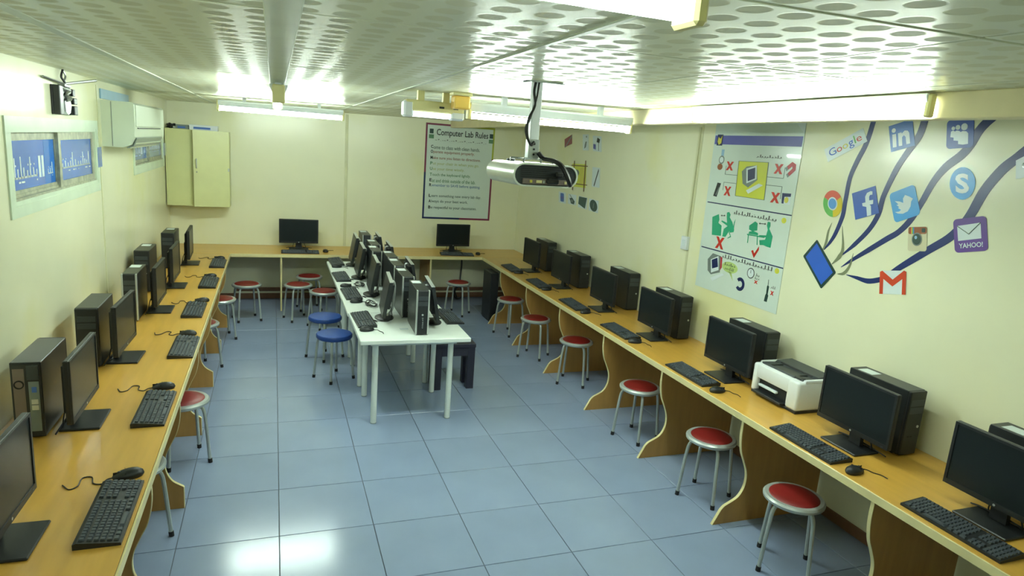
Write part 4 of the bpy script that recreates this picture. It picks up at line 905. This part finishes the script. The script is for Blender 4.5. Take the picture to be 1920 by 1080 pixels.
# small printed pictures near the back corner
def pic(key, name, label): 
    q = Stick(PICS[key], name, label, .002, 'picture'); return q
q = pic('cd', 'wall_picture', 'small red and dark cut out picture, highest by the back corner'); q.poly('sheet', [(-1, -.9), (1, -.6), (1, 1), (-1, .5)], 'brick'); q.poly('edge', [(-1, -1), (-.7, -.95), (1, .6), (1, 1)], 'grey', 2)
q = pic('a', 'wall_picture', 'small pale picture high on the right wall, left of its pair'); q.poly('sheet', [(-1, -1), (1, -1), (1, 1), (-1, 1)], 'paper2'); q.poly('figure', [(-.5, -.8), (.1, -.6), (.4, .1), (.0, .1), (-.3, -.3)], 'grey', 2); q.poly('dot', q.circ(.3, .7, .2, .12), 'grey', 2)
q = pic('b', 'wall_picture', 'small pale picture with a lamp shape high on the right wall'); q.poly('sheet', [(-1, -1), (1, -1), (1, 1), (-1, 1)], 'paper2'); q.poly('lamp', [(-.1, .2), (.5, .1), (.7, .6), (.1, .8)], 'ink', 2); q.poly('stem', [(.28, -.9), (.42, -.9), (.42, .2), (.28, .2)], 'grey', 2); q.poly('pale_patch', [(-.9, -.7), (-.3, -.8), (-.3, -.1), (-.9, -.1)], 'purple', 2)
q = pic('frame', 'stick_frame', 'yellow poster in a frame of crossed sticks beside the projector'); q.poly('sheet', [(-.9, -.75), (.8, -.75), (.8, .8), (-.9, .8)], 'yellow')
q.poly('white_patch', [(.1, -.6), (.75, -.6), (.75, .7), (.1, .5)], 'gold', 2); q.poly('drawing', q.circ(-.3, .2, .3, .22), 'grey', 2)
for a, b, c_, e_ in ((-.75, -1, -.6, 1.0), (.62, -1, .74, 1.05)): q.poly('stick', [(a - .05, b), (a + .05, b), (c_ + .05, e_), (c_ - .05, e_)], 'brown', 4)
for y in (-.55, .68): q.poly('stick', [(-1, y - .03), (1, y - .03), (1, y + .03), (-1, y + .03)], 'brown', 3)
q = pic('pen', 'wall_picture', 'small pale picture of a dark pen right of the yellow poster'); q.poly('sheet', [(-1, -1), (1, -1), (1, 1), (-1, 1)], 'paper2'); q.poly('pen', [(-.5, -.85), (-.35, -.95), (.7, .7), (.6, .9)], 'ink', 2)
q = pic('m1', 'wall_picture', 'small picture of a blue can, first in the low row of four'); q.poly('sheet', [(-1, -1), (1, -1), (1, 1), (-1, 1)], 'paper2'); q.poly('can', q.rrect(-.5, .5, -.75, .8, .2), 'picblue', 2); q.poly('band', [(-.5, -.2), (.5, -.2), (.5, .2), (-.5, .2)], 'purple', 3)
q = pic('m2', 'wall_picture', 'small picture of a grey stylus and dial, second in the low row'); q.poly('sheet', [(-1, -1), (1, -1), (1, 1), (-1, 1)], 'paper2'); q.poly('stylus', [(-.7, .9), (-.55, .95), (.2, .1), (.05, .0)], 'grey', 2); q.poly('dial', [(-.6, .2), (.1, .3), (.7, -.3), (.5, -.9), (-.2, -.8)], 'lens', 3); q.poly('face', q.circ(.05, -.25, .28, .3), 'grey', 4)
q = pic('m3', 'wall_picture', 'small picture of a dark slanted box, third in the low row'); q.poly('sheet', [(-1, -1), (1, -1), (1, 1), (-1, 1)], 'paper2'); q.poly('dark_box', [(-.85, .9), (.9, .95), (.6, -.95), (-.95, -.4)], 'lens', 2)
q = pic('m4', 'wall_picture', 'small picture of a dark oval speaker, last in the low row'); q.poly('sheet', [(-1, -1), (1, -1), (1, 1), (-1, 1)], 'paper2'); q.poly('oval', [(x * .8 + .35 * -y * .3, y * .95) for x, y in q.circ(0, 0, 1, 1)], 'lens', 2); q.poly('slot', [(-.1, -.4), (.05, -.45), (.1, .4), (-.02, .4)], 'grey', 3)

# ------------------------------------------------------------------ safety poster on the right wall
yc, zc_ = -5.19, 1.91
t = thing('safety_poster', 'tall white computer safety poster in three panels with red crosses', 'poster', (W, yc, zc_))
def pp(name, pts, m, lay=1, th=.0006):
    return obj(name, MB().prism([(-.0035 - .0007 * lay, y - yc, z - zc_) for y, z in pts], (-th, 0, 0)), m, t)
def rc(y0, y1, z0, z1): return [(y0, z0), (y1, z0), (y1, z1), (y0, z1)]
def bb(k): return min(p[0] for p in POST[k]), max(p[0] for p in POST[k]), min(p[1] for p in POST[k]), max(p[1] for p in POST[k])
obj('sheet', MB().box(-.0042, -.0005, -5.70 - yc, -4.68 - yc, 1.218 - zc_, 2.612 - zc_, .0008), 'paper', t)
pp('title_band', rc(-5.69, -4.69, 2.44, 2.512), 'purple', 1)
pp('badge', rc(-4.795, -4.72, 2.43, 2.52), 'posternavy', 2); pp('badge_mark', [(-4.735, 2.50), (-4.765, 2.485), (-4.785, 2.515), (-4.78, 2.45), (-4.75, 2.435), (-4.73, 2.46)], 'gold', 3)
pp('divider', rc(-5.70, -4.70, 1.950, 1.959), 'posternavy'); pp('divider', rc(-5.70, -4.70, 1.562, 1.571), 'posternavy')
fr_ = pp('picture_box', [(a, b) for a, b in POST['square']], 'yellow'); 
mb = MB(); q_ = [(-.0054, y - yc, z - zc_) for y, z in POST['square']]
for k in range(4): mb.tube([q_[k], q_[(k + 1) % 4]], .0022, 4)
for ya_, yb_, z in ((-5.04, -4.885, 2.20), (-5.04, -4.885, 2.135), (-5.56, -5.385, 2.21), (-5.56, -5.385, 2.15)):
    mb.box(-.0056, -.004, ya_ - yc, yb_ - yc, z - zc_ - .002, z - zc_ + .002)
for y, z0_, z1_ in ((-4.885, 2.20, 2.27), (-4.885, 2.07, 2.135), (-5.56, 2.21, 2.29), (-5.56, 2.06, 2.15)): mb.box(-.0056, -.004, y - yc - .002, y - yc + .002, z0_ - zc_, z1_ - zc_)
obj('leader_lines', mb, 'inkgrey', t, kind='stuff')
def pcdraw(case, scr, kbd):
    y0, y1, z0_, z1_ = case
    pp('drawn_case', POST_ if False else [(y0, z0_ + .03), (y1, z0_), (y1, z1_ - .03), (y0, z1_)], 'grey', 2)
pp('drawn_computer', [(-5.09, 2.235), (-5.14, 2.275), (-5.255, 2.29), (-5.285, 2.18), (-5.19, 2.115), (-5.12, 2.14)], 'grey', 2)
pp('drawn_bezel', [(-5.14, 2.26), (-5.255, 2.29), (-5.275, 2.185), (-5.165, 2.145)], 'paper2', 3); pp('drawn_screen', [(-5.16, 2.25), (-5.242, 2.272), (-5.256, 2.19), (-5.178, 2.163)], 'posternavy', 4)
pp('drawn_keyboard', POST['pckb'], 'paper2', 3)
pp('drawn_computer', [(-4.81, 1.475), (-4.87, 1.535), (-4.975, 1.53), (-4.995, 1.395), (-4.88, 1.355), (-4.83, 1.38)], 'grey', 2)
pp('drawn_red_edge', [(-4.97, 1.53), (-5.0, 1.52), (-5.01, 1.44), (-4.985, 1.40)], 'magred', 1)
pp('drawn_bezel', [(-4.855, 1.48), (-4.95, 1.525), (-4.975, 1.41), (-4.88, 1.37)], 'paper2', 3); pp('drawn_screen', POST['mon2s'], 'posternavy', 4); pp('drawn_keyboard', POST['kb2'], 'paper2', 3)
for k in ('x1', 'x2', 'x3', 'x4', 'x5', 'x6', 'x7'):
    y0, y1, z0_, z1_ = bb(k); w_ = (y1 - y0); h_ = z1_ - z0_; e = .3
    X = lambda a, b: (y1 - a * w_, z0_ + b * h_)
    pp('red_cross', [X(0, 0), X(e, 0), X(.5, .3), X(1 - e, 0), X(1, 0), X(.66, .5), X(1, 1), X(1 - e, 1), X(.5, .7), X(e, 1), X(0, 1), X(.34, .5)], 'xred', 2)
pp('red_tick', [(-5.335, 1.635), (-5.355, 1.645), (-5.372, 1.62), (-5.415, 1.685), (-5.418, 1.655), (-5.375, 1.585)], 'xred', 2)
def pel(name, cy, cz, ry, rz_, m, lay=2, n=20): return pp(name, [(cy + ry * math.cos(2 * math.pi * k / n), cz + rz_ * math.sin(2 * math.pi * k / n)) for k in range(n)], m, lay)
pel('drawn_watch', -4.815, 2.315, .036, .034, 'grey'); pel('watch_face', -4.815, 2.315, .026, .024, 'paper2', 3); pp('watch_strap', rc(-4.835, -4.80, 2.345, 2.40), 'skyglass', 1); pel('drawn_ball', -4.805, 2.257, .034, .026, 'ired', 2)
pp('drawn_handset', POST['phone'], 'ink'); pp('handset_keys', [(-4.83, 2.09), (-4.842, 2.088), (-4.805, 2.02), (-4.795, 2.025)], 'grey', 3)
pp('drawn_magnet', [(-5.58, 2.30), (-5.625, 2.332), (-5.665, 2.315), (-5.668, 2.275), (-5.615, 2.23), (-5.595, 2.25), (-5.635, 2.285), (-5.63, 2.30), (-5.595, 2.275)], 'magred', 2)
pp('magnet_tip', [(-5.595, 2.275), (-5.58, 2.30), (-5.565, 2.285), (-5.58, 2.262)], 'grey', 3); pp('magnet_tip', [(-5.615, 2.23), (-5.595, 2.25), (-5.582, 2.24), (-5.60, 2.218)], 'grey', 3)
pp('drawn_disk', rc(-5.665, -5.575, 2.027, 2.108), 'paper2', 1); pp('disk_dark', [(-5.572, 2.105), (-5.662, 2.108), (-5.662, 2.085), (-5.60, 2.08), (-5.60, 2.03), (-5.58, 2.03)], 'posternavy', 2); pel('disk_mark', -5.625, 2.058, .02, .022, 'gold', 3)
pp('drawn_person', POST['person1'], 'greenman', 2); pp('drawn_workstation', POST['pc1'], 'greenman', 2); pp('drawn_chair', POST['chair1'], 'greenman', 3)
pp('drawn_person', POST['person2'], 'greenman', 2); pp('drawn_workstation', POST['pc2'], 'greenman', 2); pp('drawn_table', POST['table2'], 'greenman', 3)
for a, b, z in ((-4.905, -4.965, 1.862), (-5.375, -5.455, 1.856)): pp('distance_arrow', [(a, z), (a - .015, z + .008), (a - .015, z + .002), (b + .015, z + .006), (b + .015, z + .012), (b, z + .004), (b + .015, z - .004), (b + .015, z + .001), (a - .015, z - .003), (a - .015, z - .008)], 'ink', 3)
for k in ('logo1', 'logo2'):
    y0, y1, z0_, z1_ = bb(k); pel('drawn_badge', (y0 + y1) / 2, (z0_ + z1_) / 2, .024, .021, 'yellow', 1); pel('badge_core', (y0 + y1) / 2, (z0_ + z1_) / 2, .012, .011, 'gold', 2)
pel('speech_bubble', -5.11, 1.458, .10, .045, 'bubble', 1); pp('bubble_tail', [(-5.10, 1.425), (-5.14, 1.42), (-5.17, 1.36)], 'bubble', 1)
pp('blue_ring', [(-5.262 + .055 * math.cos(math.radians(a)), 1.352 + .055 * math.sin(math.radians(a))) for a in range(40, 321, 20)] + [(-5.262 + .026 * math.cos(math.radians(a)), 1.352 + .026 * math.sin(math.radians(a))) for a in range(320, 39, -20)], 'posternavy', 2)
pel('drawn_clock', -5.367, 1.463, .042, .042, 'ink', 1); pel('clock_face', -5.367, 1.463, .035, .035, 'paper2', 2); pp('clock_hands', [(-5.365, 1.463), (-5.369, 1.463), (-5.369, 1.49), (-5.365, 1.49)], 'ink', 3)
pp('drawn_syringe', [(-5.57, 1.455), (-5.574, 1.455), (-5.578, 1.41), (-5.588, 1.405), (-5.586, 1.345), (-5.594, 1.335), (-5.588, 1.285), (-5.556, 1.285), (-5.562, 1.335), (-5.568, 1.345), (-5.566, 1.405), (-5.572, 1.41)], 'lens', 2)
rnd = random.Random(5)
for nm, y0, y1, z, h_, n in (('caption', -5.52, -5.235, 2.352, .02, 10), ('caption', -5.56, -5.055, 1.895, .03, 16), ('caption', -5.60, -4.99, 1.525, .03, 18), ('bubble_text', -5.18, -5.04, 1.470, .022, 6), ('bubble_text', -5.17, -5.05, 1.437, .022, 6), ('clock_text', -5.47, -5.425, 1.455, .02, 3), ('clock_text', -5.475, -5.42, 1.43, .016, 3), ('syringe_text', -5.66, -5.61, 1.40, .018, 3)):
    mb = MB(); strokes(mb, rnd, y0 - yc, y1 - yc, z - zc_, h_, -.0056, .0004, n); obj(nm, mb, 'ink', t)
obj('curled_corner', MB().prism([(-.0045, -5.70 - yc, 2.612 - zc_), (-.0045, -5.60 - yc, 2.612 - zc_), (-.0045, -5.70 - yc, 2.53 - zc_)], (-.003, 0, 0)), 'paper2', t)

# ------------------------------------------------------------------ rules poster on the back wall
xc, zc2 = 3.82, 1.87
t = thing('rules_poster', 'tall printed poster of computer lab rules on the back wall', 'poster', (xc, 0, zc2))
def bx(name, x0, x1, z0_, z1_, m, lay, th=.0008): return obj(name, MB().box(x0 - xc, x1 - xc, -.004 - .0008 * lay - th, -.004 - .0008 * lay, z0_ - zc2, z1_ - zc2), m, t)
x0, x1, z0_, z1_ = 3.30, 4.335, 1.187, 2.555
obj('sheet', MB().box(x0 - xc, x1 - xc, -.0042, -.0005, z0_ - zc2, z1_ - zc2, .0008), 'paper', t)
b = .026
bx('border', x0, x0 + b, 1.86, z1_, 'maroon', 1); bx('border', x0, x0 + b, z0_, 1.86, 'posternavy', 1)
bx('border', x0 + b, 3.84, z1_ - b, z1_, 'maroon', 1); bx('border', 3.84, x1 - b, z1_ - b, z1_, 'limeedge', 1)
bx('border', x1 - b, x1, 2.1, z1_, 'limeedge', 1); bx('border', x1 - b, x1, z0_, 2.1, 'maroon', 1)
bx('border', x0 + b, 3.86, z0_, z0_ + b, 'posternavy', 1); bx('border', 3.86, x1 - b, z0_, z0_ + b, 'maroon', 1)
def line(name, s_, x0, x1, z, h, m, bold=0): return obj(name, text(MB(), s_, (x0 - xc, -.0062, z - zc2), (x1 - x0, 0, 0), (0, 0, h), bold=bold), m, t)
line('title', 'Computer Lab Rules', 3.46, 4.235, 2.365, .115, 'ink', .012)
for x, z in ((3.385, 2.44), (4.285, 2.43)):
    bx('computer_icon', x - .028, x + .028, z - .03, z + .035, 'lens', 1); bx('icon_base', x - .036, x + .036, z - .10, z - .045, 'inkgreen', 1)
for k in range(6): line('divider', '~ * . -', 3.44 + k * .13, 3.56 + k * .13, 2.31, .03, 'ink', .02)
for k, (s_, wd_, m_) in enumerate((('Come to class with clean hands.', .70, 'inkgrey'), ('Operate equipment properly.', .62, 'inkred'), ('Make sure you listen to directions.', .72, 'inkred'), ('Put your chair in when you go.', .70, 'inkyel'), ('Use your time wisely.', .48, 'inkyel'),
        ('Touch the keyboard lightly.', .58, 'inkgreen'), ('Eat and drink outside of the lab.', .66, 'inkgreen'), ('Remember to SAVE before quitting.', .74, 'inkblue'), ('Learn something new every lab day.', .76, 'inkgrey'), ('Always do your best work.', .56, 'inkgrey'), ('Be respectful to your classmates.', .70, 'inkgrey'))):
    z = (2.205, 2.135, 2.05, 1.97, 1.893, 1.81, 1.73, 1.658, 1.505, 1.425, 1.335)[k]
    line('initial', s_[0], 3.385, 3.42, z, .045, 'ink' if k not in (3, 4, 5) else 'inkgreen', .03)
    line('rule_line', s_[1:], 3.425, 3.42 + wd_, z - .01, .052, m_, .012)
